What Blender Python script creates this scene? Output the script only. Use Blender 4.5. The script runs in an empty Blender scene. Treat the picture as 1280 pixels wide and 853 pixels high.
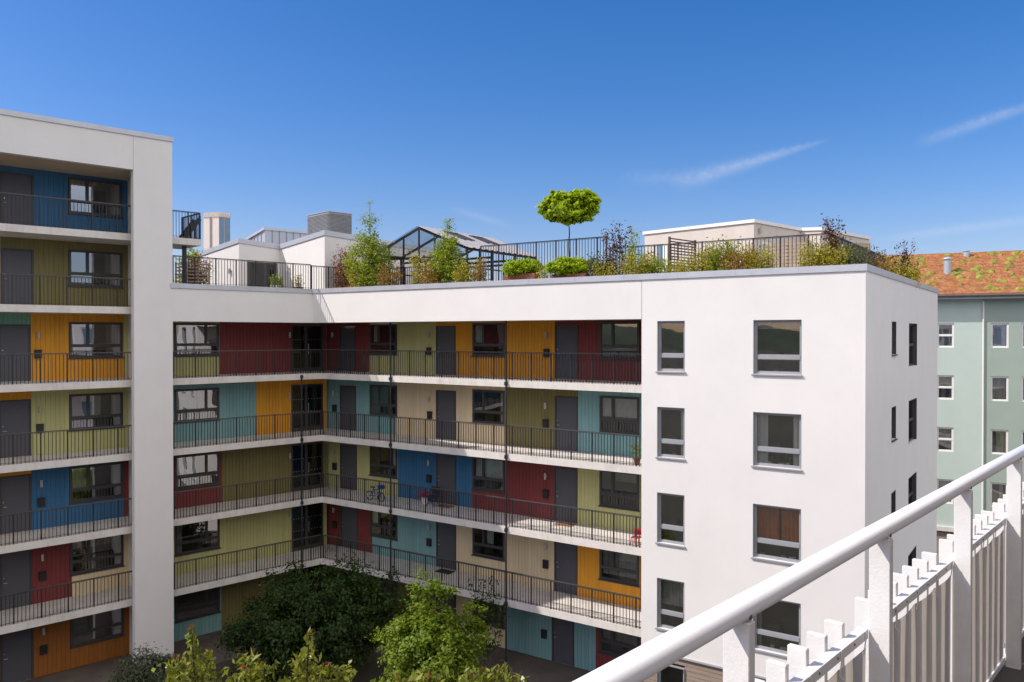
import bpy, math, random
import numpy as np
from mathutils import Matrix, Vector

random.seed(7)
RNG = np.random.default_rng(11)
scene = bpy.context.scene
COL = scene.collection
F = 1018.0            # focal length of the photograph in its own pixels
HY = 418.0            # row of the horizon
EYE = 13.42           # eye height above the courtyard
WM = {}               # world matrix of every object


# ------------------------------------------------------------------ helpers
class MB:
    def __init__(self):
        self.v, self.f = [], []

    def add(self, vs, fs):
        n = len(self.v)
        self.v += [tuple(p) for p in vs]
        self.f += [tuple(i + n for i in q) for q in fs]
        return self

    def box(self, x0, x1, y0, y1, z0, z1):
        vs = [(x0, y0, z0), (x1, y0, z0), (x1, y1, z0), (x0, y1, z0),
              (x0, y0, z1), (x1, y0, z1), (x1, y1, z1), (x0, y1, z1)]
        return self.add(vs, [(0, 3, 2, 1), (4, 5, 6, 7), (0, 1, 5, 4), (1, 2, 6, 5), (2, 3, 7, 6), (3, 0, 4, 7)])

    def bbox(self, x0, x1, y0, y1, z0, z1, b=0.01):
        """box whose vertical and top edges are chamfered"""
        pts = [(x0 + b, y0), (x1 - b, y0), (x1, y0 + b), (x1, y1 - b), (x1 - b, y1), (x0 + b, y1), (x0, y1 - b), (x0, y0 + b)]
        ins = [(x0 + 2 * b, y0 + b), (x1 - 2 * b, y0 + b), (x1 - b, y0 + 2 * b), (x1 - b, y1 - 2 * b),
               (x1 - 2 * b, y1 - b), (x0 + 2 * b, y1 - b), (x0 + b, y1 - 2 * b), (x0 + b, y0 + 2 * b)]
        vs = [(x, y, z0) for x, y in pts] + [(x, y, z1 - b) for x, y in pts] + [(x, y, z1) for x, y in ins]
        fs = [tuple(range(7, -1, -1)), tuple(range(16, 24))]
        for k in range(8):
            j = (k + 1) % 8
            fs += [(k, j, 8 + j, 8 + k), (8 + k, 8 + j, 16 + j, 16 + k)]
        return self.add(vs, fs)

    def prism(self, poly, z0, z1):
        n = len(poly)
        zz0 = z0 if isinstance(z0, (list, tuple)) else [z0] * n
        zz1 = z1 if isinstance(z1, (list, tuple)) else [z1] * n
        vs = [(p[0], p[1], zz0[i]) for i, p in enumerate(poly)] + [(p[0], p[1], zz1[i]) for i, p in enumerate(poly)]
        fs = [tuple(range(n - 1, -1, -1)), tuple(range(n, 2 * n))]
        for i in range(n):
            j = (i + 1) % n
            fs.append((i, j, n + j, n + i))
        return self.add(vs, fs)

    def tube(self, pts, rads, n=8, cap=True):
        pts = [Vector(p) for p in pts]
        if not isinstance(rads, (list, tuple)):
            rads = [rads] * len(pts)
        rings, vs, fs = [], [], []
        for i, p in enumerate(pts):
            d = (pts[min(i + 1, len(pts) - 1)] - pts[max(i - 1, 0)]).normalized()
            a = Vector((0, 0, 1)) if abs(d.z) < 0.9 else Vector((1, 0, 0))
            s = d.cross(a).normalized()
            t = s.cross(d)
            for k in range(n):
                w = 2 * math.pi * k / n
                vs.append(p + s * (math.cos(w) * rads[i]) + t * (math.sin(w) * rads[i]))
        for i in range(len(pts) - 1):
            for k in range(n):
                j = (k + 1) % n
                fs.append((i * n + k, i * n + j, (i + 1) * n + j, (i + 1) * n + k))
        if cap:
            fs.append(tuple(range(n)))
            m = (len(pts) - 1) * n
            fs.append(tuple(range(m + n - 1, m - 1, -1)))
        return self.add(vs, fs)

    def bar(self, a, b, w, h):
        """square bar from a to b, w wide and h high"""
        a, b = Vector(a), Vector(b)
        d = (b - a).normalized()
        up = Vector((0, 0, 1)) if abs(d.z) < 0.95 else Vector((0, 1, 0))
        s = d.cross(up).normalized()
        t = s.cross(d).normalized()
        vs = []
        for p in (a, b):
            for sx, sz in ((-1, -1), (1, -1), (1, 1), (-1, 1)):
                vs.append(p + s * (sx * w / 2) + t * (sz * h / 2))
        return self.add(vs, [(0, 1, 2, 3), (7, 6, 5, 4), (0, 4, 5, 1), (1, 5, 6, 2), (2, 6, 7, 3), (3, 7, 4, 0)])

    def lathe(self, cx, cy, prof, n=16):
        vs, fs = [], []
        for r, z in prof:
            for k in range(n):
                w = 2 * math.pi * k / n
                vs.append((cx + r * math.cos(w), cy + r * math.sin(w), z))
        for i in range(len(prof) - 1):
            for k in range(n):
                j = (k + 1) % n
                fs.append((i * n + k, i * n + j, (i + 1) * n + j, (i + 1) * n + k))
        fs.append(tuple(range(n - 1, -1, -1)))
        m = (len(prof) - 1) * n
        fs.append(tuple(range(m, m + n)))
        return self.add(vs, fs)

    def holed(self, x0, x1, z0, z1, y, depth, holes):
        """a wall sheet in the plane y with openings and their reveals"""
        xs = sorted({x0, x1} | {h[0] for h in holes} | {h[1] for h in holes})
        zs = sorted({z0, z1} | {h[2] for h in holes} | {h[3] for h in holes})
        for i in range(len(xs) - 1):
            for j in range(len(zs) - 1):
                cx, cz = (xs[i] + xs[i + 1]) / 2, (zs[j] + zs[j + 1]) / 2
                if any(h[0] < cx < h[1] and h[2] < cz < h[3] for h in holes):
                    continue
                a, b, c, d = xs[i], xs[i + 1], zs[j], zs[j + 1]
                self.add([(a, y, c), (b, y, c), (b, y, d), (a, y, d)], [(0, 1, 2, 3)])
        for a, b, c, d in [h[:4] for h in holes]:
            q = y + depth
            self.add([(a, y, c), (a, q, c), (a, q, d), (a, y, d)], [(0, 1, 2, 3)])
            self.add([(b, y, c), (b, q, c), (b, q, d), (b, y, d)], [(3, 2, 1, 0)])
            self.add([(a, y, c), (b, y, c), (b, q, c), (a, q, c)], [(0, 1, 2, 3)])
            self.add([(a, y, d), (b, y, d), (b, q, d), (a, q, d)], [(3, 2, 1, 0)])
        return self

    def mesh(self, name, smooth=False):
        me = bpy.data.meshes.new(name)
        me.from_pydata(self.v, [], self.f)
        me.update()
        if smooth:
            me.polygons.foreach_set('use_smooth', [True] * len(me.polygons))
        return me


ID = Matrix.Identity(4)


def link(o, parent, W):
    COL.objects.link(o)
    WM[o.name] = W
    if parent is not None:
        o.parent = parent
        o.matrix_parent_inverse = WM[parent.name].inverted()
    o.matrix_basis = W
    return o


def obj(name, mb, mat, parent=None, W=ID, smooth=False, label=None):
    me = mb if isinstance(mb, bpy.types.Mesh) else mb.mesh(name, smooth)
    if mat is not None and not me.materials:
        me.materials.append(mat)
    o = bpy.data.objects.new(name, me)
    if label:
        o['label'] = label
    return link(o, parent, W)


def tag(o, label, cat, group=None, kind=None):
    o['label'] = label
    o['category'] = cat
    if group:
        o['group'] = group
    if kind:
        o['kind'] = kind
    return o


def thing(name, label, cat, loc=(0, 0, 0), rz=0.0, group=None, W=None):
    o = bpy.data.objects.new(name, None)
    o.empty_display_size = 0.3
    W = W if W is not None else Matrix.Translation(loc) @ Matrix.Rotation(rz, 4, 'Z')
    link(o, None, W)
    return tag(o, label, cat, group)


def frame(ox, oy, ex, ey, oz=0.0):
    """x along the wall (to the right seen from the court), y into the building, z up"""
    l = math.hypot(ex, ey)
    ex, ey = ex / l, ey / l
    return Matrix(((ex, -ey, 0, ox), (ey, ex, 0, oy), (0, 0, 1, oz), (0, 0, 0, 1)))


def s_at(W, px, y):
    """where along a wall line the sight line of photo column px meets it"""
    o = Vector((W[0][3], W[1][3])) + y * Vector((W[0][1], W[1][1]))
    e = Vector((W[0][0], W[1][0]))
    r = (px - 640.0) / F
    return (r * o.y - o.x) / (e.x - r * e.y)


def pt(px, py, d):
    return Vector(((px - 640.0) / F * d, d, EYE + (HY - py) / F * d))


# ------------------------------------------------------------------ materials
def new_mat(name):
    m = bpy.data.materials.new(name)
    m.use_nodes = True
    nt = m.node_tree
    nt.nodes.clear()
    out = nt.nodes.new('ShaderNodeOutputMaterial')
    return m, nt, out


def nd(nt, t, **kw):
    n = nt.nodes.new(t)
    for k, v in kw.items():
        if k in n.inputs:
            n.inputs[k].default_value = v
        else:
            setattr(n, k, v)
    return n


def surf(name, col, rough=0.7, var=0.12, scale=3.0, bump=0.0, bscale=60.0, metal=0.0, stain=0.0, spec=0.4, streak=0.0, warp=(1, 1, 1), island=0.0):
    """a painted, rendered or cast surface: base colour mottled by two noises, fine bump, optional rain streaks"""
    m, nt, out = new_mat(name)
    L = nt.links.new
    b = nd(nt, 'ShaderNodeBsdfPrincipled', Roughness=rough, Metallic=metal)
    b.inputs['Specular IOR Level'].default_value = spec
    tc = nd(nt, 'ShaderNodeTexCoord')
    mp = nd(nt, 'ShaderNodeMapping')
    mp.inputs['Scale'].default_value = warp
    L(tc.outputs['Object'], mp.inputs['Vector'])
    n1 = nd(nt, 'ShaderNodeTexNoise', Scale=scale, Detail=8.0, Roughness=0.62)
    L(mp.outputs[0], n1.inputs['Vector'])
    r1 = nd(nt, 'ShaderNodeMapRange')
    r1.inputs['From Min'].default_value = 0.3
    r1.inputs['From Max'].default_value = 0.7
    r1.inputs['To Min'].default_value = 1 - var
    r1.inputs['To Max'].default_value = 1 + var * 0.6
    L(n1.outputs['Fac'], r1.inputs['Value'])
    val = r1.outputs[0]
    if island > 0:
        gi = nd(nt, 'ShaderNodeNewGeometry')
        ri = nd(nt, 'ShaderNodeMapRange')
        ri.inputs['To Min'].default_value = 1 - island
        ri.inputs['To Max'].default_value = 1 + island
        L(gi.outputs['Random Per Island'], ri.inputs['Value'])
        mi_ = nd(nt, 'ShaderNodeMath', operation='MULTIPLY')
        L(val, mi_.inputs[0])
        L(ri.outputs[0], mi_.inputs[1])
        val = mi_.outputs[0]
    if streak > 0:
        ms = nd(nt, 'ShaderNodeMapping')
        ms.inputs['Scale'].default_value = (7.0, 7.0, 0.22)
        L(tc.outputs['Object'], ms.inputs['Vector'])
        n3 = nd(nt, 'ShaderNodeTexNoise', Scale=1.0, Detail=5.0, Roughness=0.6)
        L(ms.outputs[0], n3.inputs['Vector'])
        r3 = nd(nt, 'ShaderNodeMapRange')
        r3.inputs['From Min'].default_value = 0.52
        r3.inputs['From Max'].default_value = 0.8
        r3.inputs['To Min'].default_value = 1.0
        r3.inputs['To Max'].default_value = 1.0 - streak
        L(n3.outputs['Fac'], r3.inputs['Value'])
        mm = nd(nt, 'ShaderNodeMath', operation='MULTIPLY')
        L(val, mm.inputs[0])
        L(r3.outputs[0], mm.inputs[1])
        val = mm.outputs[0]
    if stain > 0:
        n2 = nd(nt, 'ShaderNodeTexNoise', Scale=scale * 0.35, Detail=10.0, Roughness=0.7)
        L(tc.outputs['Object'], n2.inputs['Vector'])
        r2 = nd(nt, 'ShaderNodeMapRange')
        r2.inputs['From Min'].default_value = 0.5
        r2.inputs['From Max'].default_value = 0.72
        r2.inputs['To Min'].default_value = 1.0
        r2.inputs['To Max'].default_value = 1.0 - stain
        L(n2.outputs['Fac'], r2.inputs['Value'])
        mm2 = nd(nt, 'ShaderNodeMath', operation='MULTIPLY')
        L(val, mm2.inputs[0])
        L(r2.outputs[0], mm2.inputs[1])
        val = mm2.outputs[0]
    mx = nd(nt, 'ShaderNodeVectorMath', operation='SCALE')
    mx.inputs[0].default_value = col
    L(val, mx.inputs['Scale'])
    L(mx.outputs[0], b.inputs['Base Color'])
    if bump > 0:
        nb = nd(nt, 'ShaderNodeTexNoise', Scale=bscale, Detail=6.0)
        L(tc.outputs['Object'], nb.inputs['Vector'])
        bp = nd(nt, 'ShaderNodeBump', Strength=bump, Distance=0.01)
        L(nb.outputs['Fac'], bp.inputs['Height'])
        L(bp.outputs[0], b.inputs['Normal'])
    L(b.outputs[0], out.inputs['Surface'])
    return m


def leaf_mat(name, dark, light, trans=0.35, rough=0.5):
    """leaves: every leaf its own tone, some light through the blade"""
    m, nt, out = new_mat(name)
    L = nt.links.new
    g = nd(nt, 'ShaderNodeNewGeometry')
    tc = nd(nt, 'ShaderNodeTexCoord')
    n = nd(nt, 'ShaderNodeTexNoise', Scale=1.6, Detail=3.0)
    L(tc.outputs['Object'], n.inputs['Vector'])
    mm = nd(nt, 'ShaderNodeMath', operation='MULTIPLY_ADD')
    L(g.outputs['Random Per Island'], mm.inputs[0])
    mm.inputs[1].default_value = 0.7
    sub = nd(nt, 'ShaderNodeMath', operation='MULTIPLY_ADD')
    L(n.outputs['Fac'], sub.inputs[0])
    sub.inputs[1].default_value = 0.9
    sub.inputs[2].default_value = -0.3
    L(sub.outputs[0], mm.inputs[2])
    ramp = nd(nt, 'ShaderNodeMix', data_type='RGBA')
    ramp.clamp_factor = True
    L(mm.outputs[0], ramp.inputs[0])
    ramp.inputs[6].default_value = (*dark, 1)
    ramp.inputs[7].default_value = (*light, 1)
    b = nd(nt, 'ShaderNodeBsdfPrincipled', Roughness=rough)
    b.inputs['Specular IOR Level'].default_value = 0.35
    L(ramp.outputs[2], b.inputs['Base Color'])
    t = nd(nt, 'ShaderNodeBsdfTranslucent')
    sc = nd(nt, 'ShaderNodeVectorMath', operation='MULTIPLY')
    sc.inputs[1].default_value = (1.25, 1.15, 0.5)
    L(ramp.outputs[2], sc.inputs[0])
    L(sc.outputs[0], t.inputs['Color'])
    mix = nd(nt, 'ShaderNodeMixShader')
    mix.inputs[0].default_value = trans
    L(b.outputs[0], mix.inputs[1])
    L(t.outputs[0], mix.inputs[2])
    L(mix.outputs[0], out.inputs['Surface'])
    return m


def glass_mat(name, refl=0.16, tint=(0.75, 0.8, 0.8)):
    m, nt, out = new_mat(name)
    L = nt.links.new
    tr = nd(nt, 'ShaderNodeBsdfTransparent')
    tr.inputs['Color'].default_value = (*tint, 1)
    gl = nd(nt, 'ShaderNodeBsdfGlossy', Roughness=0.012)
    tc = nd(nt, 'ShaderNodeTexCoord')
    n = nd(nt, 'ShaderNodeTexNoise', Scale=1.1, Detail=1.0)
    L(tc.outputs['Object'], n.inputs['Vector'])
    bp = nd(nt, 'ShaderNodeBump', Strength=0.06, Distance=0.05)
    L(n.outputs['Fac'], bp.inputs['Height'])
    L(bp.outputs[0], gl.inputs['Normal'])
    lw = nd(nt, 'ShaderNodeLayerWeight', Blend=0.25)
    mr = nd(nt, 'ShaderNodeMapRange')
    mr.inputs['To Min'].default_value = refl
    mr.inputs['To Max'].default_value = 0.9
    L(lw.outputs['Fresnel'], mr.inputs['Value'])
    mix = nd(nt, 'ShaderNodeMixShader')
    L(mr.outputs[0], mix.inputs[0])
    L(tr.outputs[0], mix.inputs[1])
    L(gl.outputs[0], mix.inputs[2])
    L(mix.outputs[0], out.inputs['Surface'])
    return m


def cloth_mat(name, col, trans=0.5):
    m, nt, out = new_mat(name)
    L = nt.links.new
    tc = nd(nt, 'ShaderNodeTexCoord')
    n = nd(nt, 'ShaderNodeTexNoise', Scale=9.0, Detail=6.0)
    L(tc.outputs['Object'], n.inputs['Vector'])
    mr = nd(nt, 'ShaderNodeMapRange')
    mr.inputs['To Min'].default_value = 0.86
    mr.inputs['To Max'].default_value = 1.1
    L(n.outputs['Fac'], mr.inputs['Value'])
    sc = nd(nt, 'ShaderNodeVectorMath', operation='SCALE')
    sc.inputs[0].default_value = col
    L(mr.outputs[0], sc.inputs['Scale'])
    d = nd(nt, 'ShaderNodeBsdfDiffuse')
    t = nd(nt, 'ShaderNodeBsdfTranslucent')
    L(sc.outputs[0], d.inputs['Color'])
    L(sc.outputs[0], t.inputs['Color'])
    w = nd(nt, 'ShaderNodeTexWave', Scale=140.0, Distortion=0.5)
    L(tc.outputs['Object'], w.inputs['Vector'])
    bp = nd(nt, 'ShaderNodeBump', Strength=0.15, Distance=0.003)
    L(w.outputs['Fac'], bp.inputs['Height'])
    L(bp.outputs[0], d.inputs['Normal'])
    mix = nd(nt, 'ShaderNodeMixShader')
    mix.inputs[0].default_value = trans
    L(d.outputs[0], mix.inputs[1])
    L(t.outputs[0], mix.inputs[2])
    L(mix.outputs[0], out.inputs['Surface'])
    return m


def sedum_mat():
    m, nt, out = new_mat('sedum')
    L = nt.links.new
    tc = nd(nt, 'ShaderNodeTexCoord')
    n1 = nd(nt, 'ShaderNodeTexNoise', Scale=2.2, Detail=10.0, Roughness=0.82)
    n2 = nd(nt, 'ShaderNodeTexNoise', Scale=3.4, Detail=8.0, Roughness=0.7)
    mp = nd(nt, 'ShaderNodeMapping')
    mp.inputs['Scale'].default_value = (0.9, 1.2, 1.2)
    L(tc.outputs['Object'], mp.inputs['Vector'])
    L(mp.outputs[0], n1.inputs['Vector'])
    L(mp.outputs[0], n2.inputs['Vector'])
    cr = nd(nt, 'ShaderNodeValToRGB')
    e = cr.color_ramp.elements
    e[0].position, e[0].color = 0.3, (0.13, 0.05, 0.025, 1)
    e[1].position, e[1].color = 0.72, (0.50, 0.25, 0.085, 1)
    x = e.new(0.45); x.color = (0.25, 0.085, 0.03, 1)
    x = e.new(0.58); x.color = (0.40, 0.16, 0.05, 1)
    L(n1.outputs['Fac'], cr.inputs[0])
    c2 = nd(nt, 'ShaderNodeValToRGB')
    e = c2.color_ramp.elements
    e[0].position, e[0].color = 0.56, (0, 0, 0, 1)
    e[1].position, e[1].color = 0.66, (1, 1, 1, 1)
    L(n2.outputs['Fac'], c2.inputs[0])
    mx = nd(nt, 'ShaderNodeMix', data_type='RGBA')
    L(c2.outputs[0], mx.inputs[0])
    L(cr.outputs[0], mx.inputs[6])
    mx.inputs[7].default_value = (0.36, 0.31, 0.15, 1)
    b = nd(nt, 'ShaderNodeBsdfPrincipled', Roughness=0.95)
    L(mx.outputs[2], b.inputs['Base Color'])
    nb = nd(nt, 'ShaderNodeTexNoise', Scale=9.0, Detail=6.0)
    L(tc.outputs['Object'], nb.inputs['Vector'])
    bp = nd(nt, 'ShaderNodeBump', Strength=0.9, Distance=0.12)
    L(nb.outputs['Fac'], bp.inputs['Height'])
    L(bp.outputs[0], b.inputs['Normal'])
    L(b.outputs[0], out.inputs['Surface'])
    return m


M = {
    'render': surf('white render', (0.71, 0.69, 0.675), 0.85, 0.035, 0.7, 0.25, 90, stain=0.035, streak=0.018),
    'concrete': surf('pale concrete', (0.66, 0.62, 0.58), 0.8, 0.10, 2.2, 0.25, 50, stain=0.22, streak=0.18),
    'floor': surf('gallery floor', (0.50, 0.47, 0.44), 0.85, 0.12, 2.5, 0.2, 40, stain=0.15),
    'soffit': surf('painted soffit', (0.58, 0.47, 0.34), 0.85, 0.08, 1.5, 0.1, 40),
    'coping': surf('zinc coping', (0.50, 0.51, 0.55), 0.42, 0.08, 2.0, 0.05, 30, metal=0.35, stain=0.08),
    'black': surf('black steel', (0.022, 0.022, 0.025), 0.45, 0.1, 8.0, 0.0),
    'handrail': surf('handrail steel', (0.075, 0.072, 0.07), 0.35, 0.1, 8.0, 0.0),
    'lamp': surf('lamp casing', (0.46, 0.43, 0.40), 0.5, 0.05, 8.0, 0.0),
    'frame': surf('anthracite frame', (0.060, 0.055, 0.055), 0.5, 0.05, 5.0, 0.0),
    'grey_frame': surf('grey window frame', (0.30, 0.31, 0.33), 0.45, 0.06, 5.0, 0.0),
    'white_frame': surf('white window frame', (0.78, 0.76, 0.73), 0.5, 0.05, 5.0, 0.0),
    'door': surf('grey door', (0.082, 0.082, 0.095), 0.55, 0.06, 2.0, 0.05, 60),
    'steel': surf('steel', (0.45, 0.45, 0.46), 0.35, 0.05, 6.0, 0.0, metal=0.8),
    'white_paint': surf('white paint', (0.80, 0.785, 0.765), 0.45, 0.05, 14.0, 0.12, 120, stain=0.08),
    'enamel': surf('white enamel tube', (0.80, 0.79, 0.79), 0.28, 0.03, 10.0, 0.05, 160, stain=0.03),
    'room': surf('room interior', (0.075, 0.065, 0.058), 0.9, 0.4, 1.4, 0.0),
    'curtain': surf('white curtain', (0.62, 0.60, 0.57), 0.9, 0.12, 4.0, 0.0),
    'curtain_orange': surf('orange curtain', (0.42, 0.13, 0.05), 0.9, 0.2, 4.0, 0.0),
    'curtain_blue': surf('blue curtain', (0.14, 0.27, 0.46), 0.9, 0.2, 4.0, 0.0),
    'curtain_yellow': surf('striped curtain', (0.42, 0.42, 0.25), 0.9, 0.2, 4.0, 0.0),
    'blind': surf('window blind', (0.30, 0.29, 0.27), 0.8, 0.12, 5.0, 0.0),
    'blue': surf('blue boards', (0.035, 0.14, 0.28), 0.7, 0.10, 3.0, 0.15, 70, warp=(4, 4, 0.5), island=0.055, streak=0.10),
    'teal': surf('teal boards', (0.20, 0.37, 0.38), 0.7, 0.08, 3.0, 0.15, 70, warp=(4, 4, 0.5), island=0.055, streak=0.10),
    'mint': surf('mint boards', (0.16, 0.34, 0.24), 0.7, 0.08, 3.0, 0.15, 70, warp=(4, 4, 0.5), island=0.055, streak=0.10),
    'yellow': surf('ochre boards', (0.68, 0.30, 0.02), 0.7, 0.09, 3.0, 0.15, 70, warp=(4, 4, 0.5), island=0.055, streak=0.10),
    'red': surf('oxide red boards', (0.205, 0.038, 0.036), 0.7, 0.10, 3.0, 0.15, 70, warp=(4, 4, 0.5), island=0.055, streak=0.10),
    'olive': surf('olive boards', (0.19, 0.162, 0.058), 0.7, 0.10, 3.0, 0.15, 70, warp=(4, 4, 0.5), island=0.055, streak=0.10),
    'lime': surf('pale green boards', (0.49, 0.475, 0.205), 0.7, 0.08, 3.0, 0.15, 70, warp=(4, 4, 0.5), island=0.055, streak=0.10),
    'rust': surf('rust orange boards', (0.30, 0.105, 0.018), 0.7, 0.12, 3.0, 0.15, 70, warp=(4, 4, 0.5), island=0.06, streak=0.1),
    'cream': surf('cream boards', (0.70, 0.56, 0.36), 0.7, 0.07, 3.0, 0.15, 70, warp=(4, 4, 0.5), island=0.055, streak=0.10),
    'wood': surf('weathered brown planks', (0.30, 0.235, 0.19), 0.8, 0.25, 2.0, 0.2, 50, warp=(0.6, 1, 8)),
    'slat': surf('stained slats', (0.11, 0.075, 0.055), 0.75, 0.25, 3.0, 0.1, 50),
    'slat_pale': surf('pale wooden slats', (0.42, 0.31, 0.20), 0.75, 0.2, 3.0, 0.1, 50),
    'clay': surf('terracotta', (0.22, 0.08, 0.05), 0.8, 0.2, 6.0, 0.1, 50),
    'bark': surf('bark', (0.085, 0.062, 0.045), 0.9, 0.35, 14.0, 0.5, 30, warp=(1, 1, 0.25)),
    'birch_bark': surf('pale bark', (0.26, 0.23, 0.19), 0.85, 0.4, 10.0, 0.3, 30),
    'twig': surf('young twig', (0.13, 0.085, 0.05), 0.85, 0.3, 12.0),
    'green_light': surf('pale green render', (0.47, 0.555, 0.505), 0.85, 0.04, 0.8, 0.2, 80, stain=0.04),
    'green_dark': surf('sage green render', (0.31, 0.375, 0.325), 0.85, 0.05, 0.8, 0.2, 80, stain=0.04),
    'eaves': surf('grey eaves board', (0.30, 0.30, 0.30), 0.7, 0.08, 2.0),
    'gutter': surf('weathered gutter', (0.13, 0.10, 0.09), 0.6, 0.25, 4.0),
    'zinc': surf('zinc panel', (0.42, 0.45, 0.50), 0.45, 0.05, 2.0, metal=0.3),
    'louvre': surf('grey louvre metal', (0.25, 0.25, 0.26), 0.6, 0.15, 2.0, 0.0),
    'roofing': surf('roof deck', (0.30, 0.27, 0.24), 0.9, 0.2, 2.0, 0.2, 30),
    'soil': surf('soil', (0.045, 0.032, 0.022), 0.95, 0.4, 5.0, 0.5, 20),
    'paving': surf('courtyard paving', (0.13, 0.105, 0.09), 0.9, 0.25, 1.0, 0.3, 25, stain=0.3),
    'paving_bounce': surf('pale bounce paving', (0.36, 0.33, 0.29), 0.9, 0.2, 1.0, 0.2, 25),
    'bounce_boards': surf('grey beige bounce boards', (0.26, 0.235, 0.205), 0.85, 0.15, 1.5, 0.2, 40),
    'own_floor': surf('dark decking', (0.12, 0.105, 0.09), 0.9, 0.2, 2.0, 0.2, 40),
    'ground': surf('ground', (0.075, 0.068, 0.045), 0.95, 0.35, 0.06, 0.0, stain=0.3),
    'path': surf('asphalt', (0.05, 0.05, 0.052), 0.9, 0.2, 2.0, 0.3, 60),
    'hill': surf('wooded hill', (0.035, 0.06, 0.02), 0.95, 0.5, 0.03, 0.0, stain=0.3),
    'tower_stone': surf('hazed tower cladding', (0.78, 0.68, 0.62), 0.8, 0.06, 0.2),  # colour lightened to stand in for distance haze
    'mat': surf('door mat', (0.035, 0.032, 0.03), 0.95, 0.2, 20),
    'mat_brown': surf('coir mat', (0.30, 0.14, 0.07), 0.95, 0.25, 20),
    'red_plastic': surf('red plastic', (0.45, 0.02, 0.02), 0.4, 0.05, 5),
    'blue_plastic': surf('blue enamel', (0.02, 0.08, 0.36), 0.35, 0.05, 5),
    'rubber': surf('rubber', (0.02, 0.02, 0.02), 0.8, 0.1, 5),
    'white_pot': surf('white ceramic', (0.75, 0.74, 0.72), 0.4, 0.05, 5),
    'amber': surf('brown wood box', (0.35, 0.18, 0.06), 0.6, 0.2, 8),
    'polycarb': surf('grey roof sheet', (0.40, 0.385, 0.39), 0.5, 0.10, 1.5, 0.0, spec=0.5),
    'glass': glass_mat('window glass', 0.23, (0.8, 0.83, 0.82)),
    'glass_coated': glass_mat('coated window glass', 0.36, (0.7, 0.74, 0.73)),
    'glass_dark': glass_mat('stairwell glass', 0.04, (0.3, 0.33, 0.33)),
    'tower_glass': surf('tower glass', (0.16, 0.27, 0.40), 0.15, 0.25, 0.15, spec=0.9),
    'screen': cloth_mat('beige screen cloth', (0.58, 0.52, 0.44), 0.5),
    'sedum': sedum_mat(),
    'leaf_bright': leaf_mat('bright green leaves', (0.06, 0.12, 0.008), (0.25, 0.33, 0.022), 0.42),
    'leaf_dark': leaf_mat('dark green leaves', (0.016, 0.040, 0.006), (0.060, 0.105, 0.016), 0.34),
    'leaf_grey': leaf_mat('grey green leaves', (0.06, 0.075, 0.04), (0.16, 0.18, 0.09), 0.3),
    'leaf_cherry': leaf_mat('cherry leaves', (0.09, 0.12, 0.012), (0.34, 0.36, 0.045), 0.36, 0.35),
    'leaf_red': leaf_mat('bronze leaves', (0.12, 0.04, 0.018), (0.30, 0.12, 0.045), 0.3),
    'leaf_ball': leaf_mat('yellow green maple leaves', (0.16, 0.27, 0.008), (0.58, 0.72, 0.022), 0.46),
    'leaf_birch': leaf_mat('birch leaves', (0.12, 0.19, 0.014), (0.42, 0.50, 0.05), 0.45),
    'leaf_globe': leaf_mat('globe shrub leaves', (0.14, 0.25, 0.006), (0.52, 0.66, 0.02), 0.44),
    'leaf_mixed': leaf_mat('olive and yellow leaves', (0.16, 0.16, 0.014), (0.58, 0.52, 0.05), 0.42),
    'leaf_plum': leaf_mat('plum leaves', (0.045, 0.018, 0.022), (0.16, 0.06, 0.05), 0.28),
    'leaf_rust': leaf_mat('rusty leaves', (0.20, 0.12, 0.025), (0.48, 0.30, 0.07), 0.38),
    'leaf_sedum': leaf_mat('sedum cushions', (0.20, 0.20, 0.012), (0.46, 0.44, 0.04), 0.2),
    'petal': leaf_mat('purple petals', (0.12, 0.02, 0.12), (0.30, 0.05, 0.28), 0.3),
}

# ------------------------------------------------------------------ wall lines of the court
CX, CY = -8.917, 38.14
WR = frame(CX, CY, 0.8257, -0.5641)       # right wing (runs right and towards us)
WMm = frame(CX, CY, 0.7245, 0.6893)       # middle and left wing (run left and towards us)
FLOORS = [11.60, 8.70, 5.80, 2.90, 0.0]
UPPER = [17.40, 14.50]
YR, YM = -0.935, -0.60                    # fronts of the white fascias
WALLY = 2.0
TH = 0.27
ROOF = 15.48
FASC = 13.94


def to_frame(Wa, Wb, x, y):
    v = Wb.inverted() @ (Wa @ Vector((x, y, 0)))
    return v.x, v.y


def corner(yr, ym):
    """meeting point of the right-wing line y=yr and the middle-wing line y=ym, in both frames"""
    o = WMm @ Vector((0, ym, 0))
    e = Vector((WMm[0][0], WMm[1][0]))
    a = WR.inverted() @ o
    b = WR.inverted().to_3x3() @ Vector((e.x, e.y, 0))
    t = (yr - a.y) / b.y
    return a.x + t * b.x, t


SR_D = s_at(WR, 802, YR)
SR_E = s_at(WR, 1082, YR)
END_L = 15.85
SM_COL0 = s_at(WMm, 167.5, YM)
SM_COL1 = s_at(WMm, 216, YM)
SM_END = s_at(WMm, -330, 0)


# ------------------------------------------------------------------ building pieces
def boards(parent, W, rects, y, mat, label=None, pitch=0.165):
    """a field of vertical boards with open grooves on a sheet of the same paint"""
    mb = MB()
    for x0, x1, z0, z1 in rects:
        mb.add([(x0, y + 0.02, z0), (x1, y + 0.02, z0), (x1, y + 0.02, z1), (x0, y + 0.02, z1)], [(0, 1, 2, 3)])
        n = max(1, round((x1 - x0) / pitch))
        w = (x1 - x0) / n
        for i in range(n):
            mb.box(x0 + i * w + 0.004, x0 + (i + 1) * w - 0.004, y - 0.002, y + 0.019, z0 + 0.002, z1 - 0.002)
    return obj('cladding', mb, mat, parent, W, label=label)


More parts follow.
